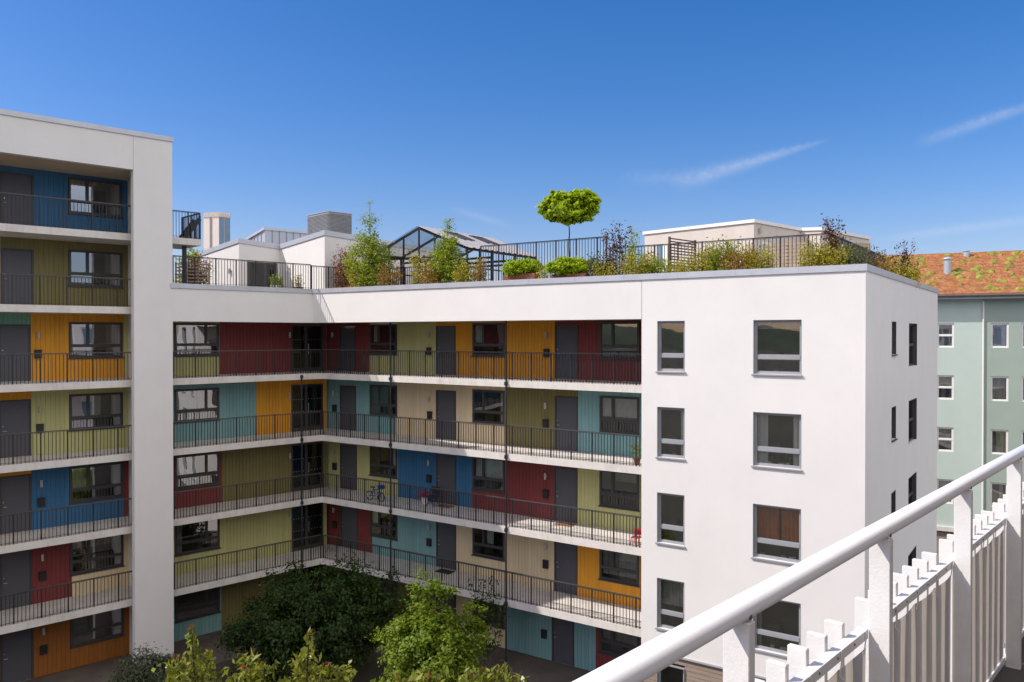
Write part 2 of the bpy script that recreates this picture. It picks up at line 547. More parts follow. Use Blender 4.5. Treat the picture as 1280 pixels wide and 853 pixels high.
def window(parent, W, x0, x1, z0, z1, y, fmat, kind='gallery', curtain=None, deep=0.8, sill=True, bar=0.07, label=None, decor=None):
    """frame with its panes, sill, room behind and curtain"""
    mb = MB()
    b = bar
    yf, yb = y, y + 0.07
    mb.box(x0, x0 + b, yf, yb, z0, z1)
    mb.box(x1 - b, x1, yf, yb, z0, z1)
    mb.box(x0 + b, x1 - b, yf, yb, z1 - b, z1)
    mb.box(x0 + b, x1 - b, yf, yb, z0, z0 + b)
    panes = []
    h, w = z1 - z0, x1 - x0
    if kind in ('gallery', 'gallery_flip'):
        zt = z0 + h * 0.34
        mb.box(x0 + b, x1 - b, yf + 0.002, yb, zt - b * 0.6, zt + b * 0.6)
        xm = x0 + w * (0.34 if kind == 'gallery' else 0.70)
        mb.box(xm - b * 0.6, xm + b * 0.6, yf + 0.001, yb, zt + b * 0.6, z1 - b)
        panes = [(x0 + b, xm - b * 0.6, zt + b * 0.6, z1 - b), (xm + b * 0.6, x1 - b, zt + b * 0.6, z1 - b), (x0 + b, x1 - b, z0 + b, zt - b * 0.6)]
    elif kind == 'stacked':
        zt = z0 + h * 0.31
        mb.box(x0 + b, x1 - b, yf - 0.012, yb, zt - 0.06, zt + 0.07)
        panes = [(x0 + b, x1 - b, zt + 0.07, z1 - b), (x0 + b, x1 - b, z0 + b, zt - 0.06)]
    elif kind == 'halved':
        zt = z0 + h * 0.5
        mb.box(x0 + b, x1 - b, yf - 0.01, yb, zt - b * 0.6, zt + b * 0.6)
        panes = [(x0 + b, x1 - b, zt + b * 0.6, z1 - b), (x0 + b, x1 - b, z0 + b, zt - b * 0.6)]
    else:
        panes = [(x0 + b, x1 - b, z0 + b, z1 - b)]
    # thin casement edges round every pane
    for a, c, d, e in panes:
        t = 0.02
        mb.box(a, a + t, yf + 0.012, yb - 0.01, d, e)
        mb.box(c - t, c, yf + 0.012, yb - 0.01, d, e)
        mb.box(a + t, c - t, yf + 0.012, yb - 0.01, e - t, e)
        mb.box(a + t, c - t, yf + 0.012, yb - 0.01, d, d + t)
    if kind in ('stacked', 'slit') or (kind == 'halved' and fmat is M['frame']):
        lw_, q = 0.014, 0.115
        mb.box(x0 + .001, x0 + lw_, yf - q, yf - .001, z0, z1 - .001)
        mb.box(x1 - lw_, x1 - .001, yf - q, yf - .001, z0, z1 - .001)
        mb.box(x0 + lw_, x1 - lw_, yf - q, yf - .001, z1 - lw_, z1 - .001)
    win = obj('window', mb, fmat, parent, W, label=label)
    pm = MB()
    for a, c, d, e in panes:
        pm.add([(a, yf + 0.035, d), (c, yf + 0.035, d), (c, yf + 0.035, e), (a, yf + 0.035, e)], [(0, 1, 2, 3)])
    obj('pane', pm, M['glass_coated'] if W is WMm else M['glass'], win, W)
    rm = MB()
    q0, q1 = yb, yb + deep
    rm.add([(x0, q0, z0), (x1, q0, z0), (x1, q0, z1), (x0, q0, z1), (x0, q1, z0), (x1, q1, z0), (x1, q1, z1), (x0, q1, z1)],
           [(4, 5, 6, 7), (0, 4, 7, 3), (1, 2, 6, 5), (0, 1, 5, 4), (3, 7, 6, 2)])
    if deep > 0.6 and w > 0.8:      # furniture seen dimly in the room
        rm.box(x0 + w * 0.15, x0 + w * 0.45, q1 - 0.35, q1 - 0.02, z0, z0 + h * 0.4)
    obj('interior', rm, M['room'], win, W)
    if sill:
        sm = MB().box(x0 - 0.04, x1 + 0.04, yf - (0.17 if kind in ('stacked', 'slit') else 0.05), yf + 0.02, z0 - 0.045, z0 - 0.004)
        obj('sill', sm, fmat, win, W)
    if curtain:
        cmat, spans = curtain
        cm = MB()
        for a, c, lo in spans:
            xa, xc = x0 + b + (w - 2 * b) * a, x0 + b + (w - 2 * b) * c
            n = max(6, int((xc - xa) / 0.025))
            zl = z0 + b + (h - 2 * b) * lo
            vs, fs = [], []
            for i in range(n + 1):
                xx = xa + (xc - xa) * i / n
                yy = yb + 0.09 + 0.022 * math.sin(i * 1.25) + 0.01 * math.sin(i * 0.5)
                vs += [(xx, yy, zl), (xx, yy, z1 - b * 0.5)]
            for i in range(n):
                fs.append((2 * i, 2 * i + 2, 2 * i + 3, 2 * i + 1))
            cm.add(vs, fs)
        obj('curtain', cm, M[cmat], win, W, smooth=True)
    if decor:
        for dx, kindd in decor:
            xx = x0 + b + (w - 2 * b) * dx
            if kindd == 'plant':
                p = MB().lathe(xx, yb + 0.13, [(0.05, z0 + 0.01), (0.07, z0 + 0.12)], 10)
                obj('flower_pot', p, M['white_pot'], win, W)
                P = np.array([[xx, yb + 0.14, z0 + 0.24]]) + RNG.normal(0, 1, (70, 3)) * [0.07, 0.04, 0.08]
                obj('pot_plant', leaves(P, 0.07, 0.03, up=0.5), M['leaf_birch'], win, W)
            elif kindd == 'bowl':
                p = MB().lathe(xx, yb + 0.13, [(0.04, z0 + 0.01), (0.10, z0 + 0.07), (0.11, z0 + 0.10)], 12)
                obj('bowl', p, M['white_pot'], win, W)
            else:
                p = MB().bbox(xx - 0.07, xx + 0.07, yb + 0.08, yb + 0.16, z0 + 0.01, z0 + 0.12, 0.01)
                obj('small_box', p, M['amber'], win, W)
    return win


def door(parent, W, x0, x1, z0, z1, y, label=None, hinge_left=False):
    mb = MB()
    b = 0.06
    mb.box(x0, x0 + b, y - 0.02, y + 0.08, z0, z1)
    mb.box(x1 - b, x1, y - 0.02, y + 0.08, z0, z1)
    mb.box(x0 + b, x1 - b, y - 0.02, y + 0.08, z1 - b, z1)
    fr = obj('door', mb, M['frame'], parent, W, label=label)
    lf = MB().box(x0 + b + 0.004, x1 - b - 0.004, y + 0.015, y + 0.06, z0 + 0.012, z1 - b - 0.004)
    obj('leaf', lf, M['door'], fr, W)
    hx = x0 + b + 0.07 if not hinge_left else x1 - b - 0.07
    hm = MB().tube([(hx, y + 0.012, z0 + 1.02), (hx, y - 0.04, z0 + 1.02)], 0.014, 8)
    hm.tube([(hx, y - 0.04, z0 + 1.02), (hx + (0.11 if not hinge_left else -0.11), y - 0.04, z0 + 1.02)], 0.011, 8)
    hm.tube([(hx, y + 0.013, z0 + 1.2), (hx, y - 0.005, z0 + 1.2)], 0.024, 10)
    obj('handle', hm, M['steel'], fr, W)
    tm = MB().box(x0, x1, y - 0.03, y + 0.06, z0 + 0.001, z0 + 0.011)
    obj('threshold', tm, M['steel'], fr, W)
    return fr


def glass_doors(parent, W, x0, x1, z0, z1, y):
    """double glazed stairwell doors with rows of safety dots"""
    mb = MB()
    b = 0.07
    xm = x0 + (x1 - x0) * 0.46
    mb.box(x0, x0 + b, y - 0.02, y + 0.08, z0, z1)
    mb.box(x1 - b, x1, y - 0.02, y + 0.08, z0, z1)
    mb.box(xm - b, xm + b, y - 0.02, y + 0.08, z0, z1 - b)
    mb.box(x0 + b, x1 - b, y - 0.02, y + 0.08, z1 - b, z1)
    mb.box(x0 + b, xm - b, y - 0.01, y + 0.08, z0, z0 + 0.18)
    mb.box(xm + b, x1 - b, y - 0.01, y + 0.08, z0, z0 + 0.18)
    d = obj('stairwell_door', mb, M['frame'], parent, W)
    pm, dm = MB(), MB()
    for a, c in ((x0 + b, xm - b), (xm + b, x1 - b)):
        pm.add([(a, y + 0.03, z0 + 0.18), (c, y + 0.03, z0 + 0.18), (c, y + 0.03, z1 - b), (a, y + 0.03, z1 - b)], [(0, 1, 2, 3)])
        for zz in (z0 + 0.95, z0 + 1.55):
            k = 5
            for i in range(k):
                xx = a + (c - a) * (i + 0.5) / k
                dm.box(xx - 0.018, xx + 0.018, y + 0.022, y + 0.027, zz - 0.018, zz + 0.018)
    obj('pane', pm, M['glass_dark'], d, W)
    obj('safety_dots', dm, M['steel'], d, W)
    hm = MB().tube([(xm + 0.11, y - 0.05, z0 + 0.85), (xm + 0.11, y - 0.05, z0 + 1.35)], 0.015, 8)
    hm.tube([(xm + 0.11, y - 0.05, z0 + 0.9), (xm + 0.11, y + 0.0, z0 + 0.9)], 0.01, 6)
    hm.tube([(xm + 0.11, y - 0.05, z0 + 1.3), (xm + 0.11, y + 0.0, z0 + 1.3)], 0.01, 6)
    obj('handle', hm, M['steel'], d, W)
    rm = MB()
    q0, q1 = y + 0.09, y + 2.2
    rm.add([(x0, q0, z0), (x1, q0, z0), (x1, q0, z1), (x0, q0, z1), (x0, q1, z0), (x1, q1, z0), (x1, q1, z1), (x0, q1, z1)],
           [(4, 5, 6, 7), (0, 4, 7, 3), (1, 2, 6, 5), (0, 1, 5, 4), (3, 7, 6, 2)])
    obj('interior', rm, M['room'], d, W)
    return d


def lamp(parent, W, x, z, y):
    mb = MB().box(x - 0.03, x + 0.03, y - 0.05, y - 0.003, z - 0.04, z + 0.04)
    mb.lathe(x, y - 0.10, [(0.048, z - 0.13), (0.052, z - 0.125), (0.052, z + 0.125), (0.048, z + 0.13)], 14)
    return obj('wall_lamp', mb, M['lamp'], parent, W)


def letterbox(parent, W, x, z, y):
    mb = MB().bbox(x - 0.12, x + 0.12, y - 0.12, y - 0.003, z - 0.17, z + 0.15, 0.012)
    mb.box(x - 0.13, x + 0.13, y - 0.14, y - 0.003, z + 0.152, z + 0.17)
    mb.box(x - 0.08, x + 0.08, y - 0.126, y - 0.121, z + 0.07, z + 0.09)
    return obj('letterbox', mb, M['black'], parent, W)


def rail_mesh(pts, z0, z1, step=0.128, every=7, bw=0.019, pw=0.044):
    """balusters and posts along a chain of plan points; returns (balusters, posts, top bars)"""
    bal, post, top = MB(), MB(), MB()
    for (xa, ya), (xb, yb) in zip(pts[:-1], pts[1:]):
        l = math.hypot(xb - xa, yb - ya)
        n = max(2, round(l / step))
        for i in range(n + 1):
            if i == n and (xb, yb) != tuple(pts[-1]):
                continue
            x, y = xa + (xb - xa) * i / n, ya + (yb - ya) * i / n
            if i % every == 0 or i == n:
                post.box(x - pw / 2, x + pw / 2, y - pw / 2, y + pw / 2, z0 - 0.08, z1 - 0.034)
            else:
                bal.box(x - bw / 2, x + bw / 2, y - bw / 2, y + bw / 2, z0 - 0.03, z1 - 0.05)
        top.bar((xa, ya, z1 - 0.016), (xb, yb, z1 - 0.016), 0.055, 0.034)
        bal.bar((xa, ya, z1 - 0.055), (xb, yb, z1 - 0.055), 0.026, 0.012)
        bal.bar((xa, ya, z0 + 0.06), (xb, yb, z0 + 0.06), 0.026, 0.012)
    return bal, post, top


def gallery(parent, W, poly, zf, rail_pts, soffit=False):
    g = obj('gallery_floor', MB().prism(poly, zf - TH, zf), M['concrete'], parent, W)
    if rail_pts:
        bal, post, top = rail_mesh(rail_pts, zf, zf + 1.12)
        bal.v += []
        n = len(bal.v)
        bal.v += post.v
        bal.f += [tuple(i + n for i in q) for q in post.f]
        obj('railing', bal, M['black'], g, W)
        obj('handrail', top, M['handrail'], g, W)
    return g


def railing_thing(label, pts, z0, z1, group=None, W=ID, **kw):
    p0 = W @ Vector((pts[0][0], pts[0][1], 0))
    T = thing('terrace_railing', label, 'railing', (p0.x, p0.y, z0), 0, group)
    bal, post, top = rail_mesh(pts, z0, z1, **kw)
    obj('balusters', bal, M['black'], T, W)
    for k in range(0, len(post.v), 8):
        q = MB()
        q.add(post.v[k:k + 8], post.f[:6])
        obj('post', q, M['black'], T, W)
    obj('handrail', top, M['black'], T, W)
    return T


# ------------------------------------------------------------------ foliage
def leaves(P, length, width, up=0.6, droop=0.0, jitter=0.35, seed=None, outward=None):
    """one diamond-shaped blade per point of P"""
    P = np.asarray(P, float)
    n = len(P)
    r = RNG if seed is None else np.random.default_rng(seed)
    nrm = r.normal(0, 1, (n, 3)) + np.array([0, 0, 1.0]) * up * 2
    if outward is not None:
        nrm += outward
    nrm /= np.linalg.norm(nrm, axis=1)[:, None] + 1e-9
    d = r.normal(0, 1, (n, 3)) + np.array([0, 0, -1.0]) * droop * 3
    d -= (d * nrm).sum(1)[:, None] * nrm
    d /= np.linalg.norm(d, axis=1)[:, None] + 1e-9
    s = np.cross(nrm, d)
    L = length * (1 + r.uniform(-jitter, jitter, n))[:, None]
    Wd = width * (1 + r.uniform(-jitter, jitter, n))[:, None]
    bend = nrm * L * 0.12
    V = np.empty((n, 4, 3))
    V[:, 0] = P - d * L * 0.5 - bend
    V[:, 1] = P + s * Wd * 0.5
    V[:, 2] = P + d * L * 0.5 - bend
    V[:, 3] = P - s * Wd * 0.5
    me = bpy.data.meshes.new('leaves')
    me.vertices.add(n * 4)
    me.vertices.foreach_set('co', V.reshape(-1))
    me.loops.add(n * 4)
    me.loops.foreach_set('vertex_index', np.arange(n * 4))
    me.polygons.add(n)
    me.polygons.foreach_set('loop_start', np.arange(n) * 4)
    me.polygons.foreach_set('loop_total', np.full(n, 4))
    me.update()
    me.validate()
    return me


def crown_points(ells, n_clumps, per, clump_r, seed, shell=2.4):
    r = np.random.default_rng(seed)
    vol = np.array([e[3] * e[4] * e[5] for e in ells])
    cnt = np.maximum(1, (n_clumps * vol / vol.sum()).astype(int))
    C = []
    for e, k in zip(ells, cnt):
        v = r.normal(0, 1, (k, 3))
        v /= np.linalg.norm(v, axis=1)[:, None]
        rad = r.uniform(0, 1, k) ** (1 / shell)
        C.append(np.array(e[:3]) + v * rad[:, None] * np.array(e[3:6]))
    C = np.concatenate(C)
    cr = clump_r * r.uniform(0.55, 1.35, len(C))
    P = np.repeat(C, per, axis=0) + r.normal(0, 0.55, (len(C) * per, 3)) * np.repeat(cr, per)[:, None] * np.array([1, 1, 0.75])
    return P, C


def rough(ells, n, seed, sc=.42):
    """adds small outlying masses so the outline is uneven"""
    r = np.random.default_rng(seed)
    out = list(ells)
    vol = np.array([e[3] * e[4] for e in ells]); vol = vol / vol.sum()
    for k in range(n):
        e = ells[r.choice(len(ells), p=vol)]
        v = r.normal(0, 1, 3); v[2] = abs(v[2]) * .8 - .15; v /= np.linalg.norm(v)
        q = sc * r.uniform(.5, 1.1)
        out.append((e[0] + v[0] * e[3] * 1.02, e[1] + v[1] * e[4] * 1.02, e[2] + v[2] * e[5] * 1.02, q * 1.3, q * 1.2, q * .55))
    return out


def tree(name, label, cat, x, y, z0, ells, n_clumps, per, clump_r, ll, lw, lmat, seed, trunk_r=0.12, limbs=12, bark='bark', group=None, up=0.6, droop=0.0, top=None, out=0.6):
    r = np.random.default_rng(seed + 5)
    T = thing(name, label, cat, (x, y, z0), 0, group)
    W = Matrix.Translation((x, y, z0))
    P, C = crown_points(ells, n_clumps, per, clump_r, seed)
    zmin = min(e[2] - e[5] for e in ells)
    zmax = top if top is not None else max(e[2] + e[5] * 0.6 for e in ells)
    zmin = max(zmin, 0.15)
    mb = MB()
    tp = [(0, 0, -0.05)]
    k = 6
    wob = r.normal(0, 0.03 * zmax / 5, (k + 1, 2))
    for i in range(1, k + 1):
        tp.append((wob[i][0], wob[i][1], zmax * i / k))
    mb.tube(tp, [trunk_r * (1.15 - 0.95 * i / k) for i in range(k + 1)], 9)
    pick = r.choice(len(C), min(limbs, len(C)), replace=False)
    for i in pick:
        c = C[i]
        zb = min(max(zmin + 0.2 * (c[2] - zmin), c[2] - 0.55 * math.hypot(c[0], c[1])), zmax * 0.9)
        zb = max(zb, 0.1)
        f = zb / zmax * k
        j = min(int(f), k - 1)
        a = Vector(tp[j]).lerp(Vector(tp[j + 1]), f - j)
        b = Vector(c)
        m = a.lerp(b, 0.5) + Vector((r.normal(0, 0.06), r.normal(0, 0.06), 0.08 * (b - a).length))
        r0 = trunk_r * (1.0 - 0.8 * zb / zmax) * 0.55
        mb.tube([a, m, b], [r0, r0 * 0.6, max(0.004, r0 * 0.2)], 6)
    obj('trunk', mb, M[bark], T, W, smooth=True)
    cen = P.mean(0)
    obj('crown', leaves(P, ll, lw, up, droop, seed=seed, outward=(P - cen) * out), M[lmat], T, W)
    return T


def stems(name, label, cat, x, y, z0, h, spread, n, per, ll, lw, lmat, seed, bark='twig', group=None, lean=0.25, up=0.4, droop=0.0, sr=0.008, start=0.2, fluff=0.06):
    """a plant of upright stems with leaves along them"""
    r = np.random.default_rng(seed)
    T = thing(name, label, cat, (x, y, z0), 0, group)
    W = Matrix.Translation((x, y, z0))
    mb, P = MB(), []
    for i in range(n):
        a = r.uniform(0, 2 * math.pi)
        rad = spread * math.sqrt(r.uniform(0, 1))
        bx, by = rad * math.cos(a), rad * math.sin(a)
        hh = h * r.uniform(0.55, 1.0)
        dx, dy = r.normal(0, lean * hh * 0.5, 2) + np.array([bx, by]) * 0.35
        pts = [Vector((bx, by, 0)), Vector((bx + dx * 0.3 + r.normal(0, .02), by + dy * 0.3 + r.normal(0, .02), hh * 0.5)), Vector((bx + dx, by + dy, hh))]
        mb.tube(pts, [sr, sr * 0.7, sr * 0.3], 5)
        for k in range(per):
            f = r.uniform(start, 1.0)
            p = pts[0].lerp(pts[1], f * 2) if f < 0.5 else pts[1].lerp(pts[2], f * 2 - 1)
            P.append(np.array(p) + r.normal(0, fluff, 3))
    obj('stems', mb, M[bark], T, W)
    obj('foliage', leaves(np.array(P), ll, lw, up, droop, seed=seed + 1), M[lmat], T, W)
    return T


# ==================================================================================================
#  THE COURTYARD BUILDING (middle wing, right wing and its white end block)
# ==================================================================================================
court = thing('apartment_building', 'white five storey block with colourful galleries round the court corner and planted roof terrace', 'building', W=WR)

# --- fascias, end block, roof
sRf, sMf = corner(YR, YM)
sRw, sMw = corner(WALLY, WALLY)
holes_front, holes_end = [], []
WIN_D = []
for zf, nm in zip(FLOORS, range(5)):
    for a, c in ((821.5, 856), (941.5, 1002)):
        x0, x1 = s_at(WR, a, YR), s_at(WR, c, YR)
        z0, z1 = zf + 0.57, zf + 2.27
        holes_front.append((x0, x1, z0, z1))
wall = MB()
PL = 2.66     # top of the planked plinth
hf = [h for h in holes_front if h[2] > PL - 0.5]
wall.holed(SR_D, SR_E, PL, ROOF - 0.2, YR, 0.16, hf)
WE = frame(*(WR @ Vector((SR_E, YR, 0)))[:2], WR[0][1], WR[1][1])      # end face: x runs away from us
for zf in FLOORS:
    for a, c, lo, hi in ((1114.8, 1120.2, 1.13, 2.25), (1136.2, 1146.2, 0.60, 2.23)):
        x0, x1 = s_at(WE, a, 0), s_at(WE, c, 0)
        holes_end.append((x0, x1, zf + lo, zf + hi))
endw = MB().holed(0, END_L, 0, ROOF - 0.2, 0, 0.16, holes_end)
# left return of the end block
wall.add([(SR_D, YR, 0), (SR_D, WALLY + 0.1, 0), (SR_D, WALLY + 0.1, FASC), (SR_D, YR, FASC)], [(0, 1, 2, 3)])
obj('end_block_wall', wall, M['render'], court, WR)
obj('gable_wall', endw, M['render'], court, WE)
# planked plinth with openings for the lowest windows
pl = MB()
hp = [h for h in holes_front if h[2] < PL - 0.5]
xs = [SR_D, hp[0][0], hp[0][1], hp[1][0], hp[1][1], SR_E - 0.03]
nrow = 18
for i in range(nrow):
    z0, z1 = PL * i / nrow, PL * (i + 1) / nrow - 0.012
    for j in range(5):
        if j in (1, 3) and z1 > hp[0][2] and z0 < hp[0][3]:
            continue
        pl.box(xs[j], xs[j + 1], YR + 0.05, YR + 0.075, z0, z1)
pl.box(SR_D, hp[0][0], YR + 0.078, YR + 0.1, 0, PL)
pl.box(hp[0][1], hp[1][0], YR + 0.078, YR + 0.1, 0, PL)
pl.box(hp[1][1], SR_E - 0.03, YR + 0.078, YR + 0.1, 0, PL)
obj('plinth_planks', pl, M['wood'], court, WR)
obj('plinth_ledge', MB().box(SR_D + 0.05, SR_E + 0.01, YR - 0.035, YR + 0.05, PL - 0.06, PL - 0.003), M['coping'], court, WR)
deco_small = [[(0.3, 'bowl'), (0.75, 'bowl')], [(0.5, 'box')], None, None, None]
deco_wide = [[(0.42, 'box')], [(0.28, 'plant'), (0.55, 'bowl'), (0.7, 'plant')], [(0.12, 'box'), (0.6, 'box'), (0.8, 'bowl')], [(0.35, 'plant'), (0.6, 'bowl')], None]
curt_small = [None, ('curtain', [(0.8, 1.0, 0.0)]), None, ('blind', [(0.0, 1.0, 0.45)]), None]
curt_wide = [('blind', [(0, 1.0, 0.86)]), ('curtain', [(0.0, 0.24, 0.0), (0.82, 1.0, 0.0)]), ('curtain_orange', [(0.0, 0.5, 0.22), (0.55, 1.0, 0.30)]), ('blind', [(0, 0.1, 0)]), None]
for i in range(5):
    h = holes_front[2 * i]
    window(court, WR, h[0], h[1], h[2], h[3], YR + 0.11, M['grey_frame'], 'stacked', curtain=curt_small[i], decor=deco_small[i])
    h = holes_front[2 * i + 1]
    window(court, WR, h[0], h[1], h[2], h[3], YR + 0.11, M['grey_frame'], 'stacked', curtain=curt_wide[i], decor=deco_wide[i])
for i, h in enumerate(holes_end):
    window(court, WE, h[0], h[1], h[2], h[3], 0.11, M['frame'], 'slit' if i % 2 == 0 else 'halved', bar=0.05, deep=0.5)

# fascias over the top gallery
obj('fascia', MB().prism([(sRf, YR), (SR_D - 0.012, YR), (SR_D - 0.012, YR + 0.3), (sRf + 0.3, YR + 0.3)], FASC, ROOF - 0.2), M['render'], court, WR)
obj('fascia', MB().prism([(SM_COL1 + 0.002, YM), (sMf, YM), (sMf - 0.2, YM + 0.3), (SM_COL1 + 0.002, YM + 0.3)], FASC, ROOF - 0.2), M['render'], court, WMm)
# ceiling above the top gallery
pr = [(sRf + 0.3, YR + 0.3), (SR_D, YR + 0.3), (SR_D, WALLY + 0.1), (sRw, WALLY + 0.1)]
obj('ceiling', MB().prism(pr, FASC + 0.02, FASC + 0.3), M['soffit'], court, WR)
pm_ = [((SM_COL0 + SM_COL1) / 2 + .101, YM + 0.3), (sMf - 0.2, YM + 0.3), (sMw, WALLY + 0.1), ((SM_COL0 + SM_COL1) / 2 + .101, WALLY + 0.1)]
obj('ceiling', MB().prism(pm_, FASC + 0.024, FASC + 0.3), M['soffit'], court, WMm)


def coping(parent, W, pts, z0, z1, inner, joints=2.0):
    """folded metal capping along a straight edge (pts: x0,x1,y front), with its joints"""
    x0, x1, y = pts
    mb = MB()
    n = max(1, round((x1 - x0) / joints))
    for i in range(n):
        a, b = x0 + (x1 - x0) * i / n, x0 + (x1 - x0) * (i + 1) / n
        mb.box(a + 0.003, b - 0.003, y - 0.045, y + inner, z0, z1 + 0.0)
    mb.box(x0 + 0.01, x1 - 0.01, y - 0.03, y + inner - 0.02, z0 + 0.01, z1 - 0.012)
    return obj('coping', mb, M['coping'], parent, W)


cR = coping(court, WR, (sRf + 0.02, SR_E + 0.045, YR), ROOF - 0.2, ROOF, 0.36)
cM = coping(court, WMm, (SM_COL1 - 0.1, sMf - 0.02, YM), ROOF - 0.2, ROOF, 0.36)
cE = coping(court, WE, (0.32, END_L, 0.0), ROOF - 0.202, ROOF - 0.003, 0.36)
# expansion joint beside the end block
obj('wall_joint', MB().box(SR_D - 0.011, SR_D + 0.011, YR - 0.002, YR + 0.05, FASC + 0.003, ROOF - 0.2), M['eaves'], court, WR)
# roof decks and rear walls
obj('roof_deck', MB().prism([(sRf, YR + 0.3), (SR_E - 0.3, YR + 0.3), (SR_E - 0.3, END_L + YR), (sRf + 2, END_L + YR)], 14.9, 15.30), M['roofing'], court, WR)
obj('roof_deck', MB().prism([(SM_COL1, YM + 0.3), (sMf + 6, YM + 0.3), (sMf + 12, 13), (SM_COL1, 13)], 14.9, 15.296), M['roofing'], court, WMm)
obj('rear_wall', MB().box(sRf + 2, SR_E - 0.02, END_L + YR - 0.3, END_L + YR - 0.02, 0, 14.88), M['render'], court, WR)
obj('rear_wall', MB().box(SM_COL1, sMf + 10, 12.6, 12.9, 0, 14.88), M['render'], court, WMm)

# --- galleries
for i, zf in enumerate(FLOORS[:4]):
    gallery(court, WR, [(0, 0), (SR_D - 0.003, 0), (SR_D - 0.003, WALLY + 0.05), (sRw, WALLY + 0.05)], zf, [(0.04, 0.05), (SR_D - 0.03, 0.05)])
    gallery(court, WMm, [((SM_COL0 + SM_COL1) / 2 + 0.103, 0), (0, 0), (sMw, WALLY + 0.05), ((SM_COL0 + SM_COL1) / 2 + 0.103, WALLY + 0.05)], zf, [((SM_COL0 + SM_COL1) / 2 + 0.13, 0.05), (-0.04, 0.05)])
# slim posts that carry the galleries
for px, W in ((488, WR), (632.5, WR), (377, WMm)):
    s = s_at(W, px, -0.05)
    mb = MB().tube([(s, -0.05, 0), (s, -0.05, FASC + 0.01 if W is WR or px != 377 else FLOORS[0] - 0.05)], 0.035, 10)
    for zf in FLOORS[:4]:
        mb.box(s - 0.05, s + 0.05, -0.11, -0.004, zf - 0.2, zf - 0.06)
    obj('gallery_post', mb, M['black'], court, W)

# --- coloured back walls.  per storey: cladding (px0, px1, colour), windows, doors, lamps, letterboxes
RW = [
    dict(clad=[(408, 462, 'red'), (462, 545, 'lime'), (545, 632.5, 'yellow'), (632.5, 693.5, 'yellow'), (693.5, 801, 'red')],
         under=[('lime', 462, 497), ('yellow', 590, 632), ('red', 750, 800)], doors=[(425, 444.5), (545, 569.5), (693.5, 723)], lampx=[417, 537, 684], box=[537, 684]),
    dict(clad=[(408, 495.5, 'teal'), (495.5, 632.5, 'cream'), (632.5, 722.5, 'olive'), (722.5, 801, 'teal')],
         under=[], doors=[(425, 445), (545, 570), (693.5, 722.5)], lampx=[418, 537, 683], box=[419, 538, 683]),
    dict(clad=[(408, 497, 'lime'), (497, 590, 'blue'), (590, 632.5, 'red'), (632.5, 722, 'red'), (722, 801, 'lime')],
         under=[], doors=[(425, 446), (545, 570), (692.5, 722)], lampx=[418, 537, 683], box=[419, 537, 683]),
    dict(clad=[(408, 465, 'red'), (465, 545, 'teal'), (545, 632.5, 'cream'), (632.5, 693, 'cream'), (693, 801, 'yellow')],
         under=[], doors=[(425, 447), (545, 570), (693, 722)], lampx=[418, 537, 683], box=[419, 537, 683]),
    dict(clad=[(408, 545, 'olive'), (545, 632.5, 'cream'), (632.5, 745, 'teal'), (745, 801, 'red')],
         under=[], doors=[(425, 447), (545, 570), (690, 718)], lampx=[537], box=[419, 537, 681]),
]
RWIN = [(462, 496.5), (590.5, 631), (749.5, 799.5)]
blind_R = {(0, 0): ('curtain', [(0.05, 0.2, 0.4)]), (0, 1): ('curtain', [(0.0, 0.3, 0.4)]), (1, 2): ('curtain', [(0.0, 1.0, 0.42)]),
           (2, 1): ('curtain', [(0.0, 1, 0.36)]), (3, 2): ('blind', [(0.0, 1.0, 0.1)]), (3, 0): ('curtain', [(0.0, 0.25, 0.4)]), (3, 1): ('curtain', [(0.4, 0.62, 0.38)]), (2, 2): ('blind', [(0.36, 1.0, 0.72)]), (1, 1): ('curtain', [(0.86, 1.0, 0.0)]), (2, 0): ('curtain', [(0.8, 1.0, 0.36)]), (4, 2): ('blind', [(0, 1, 0.35)])}


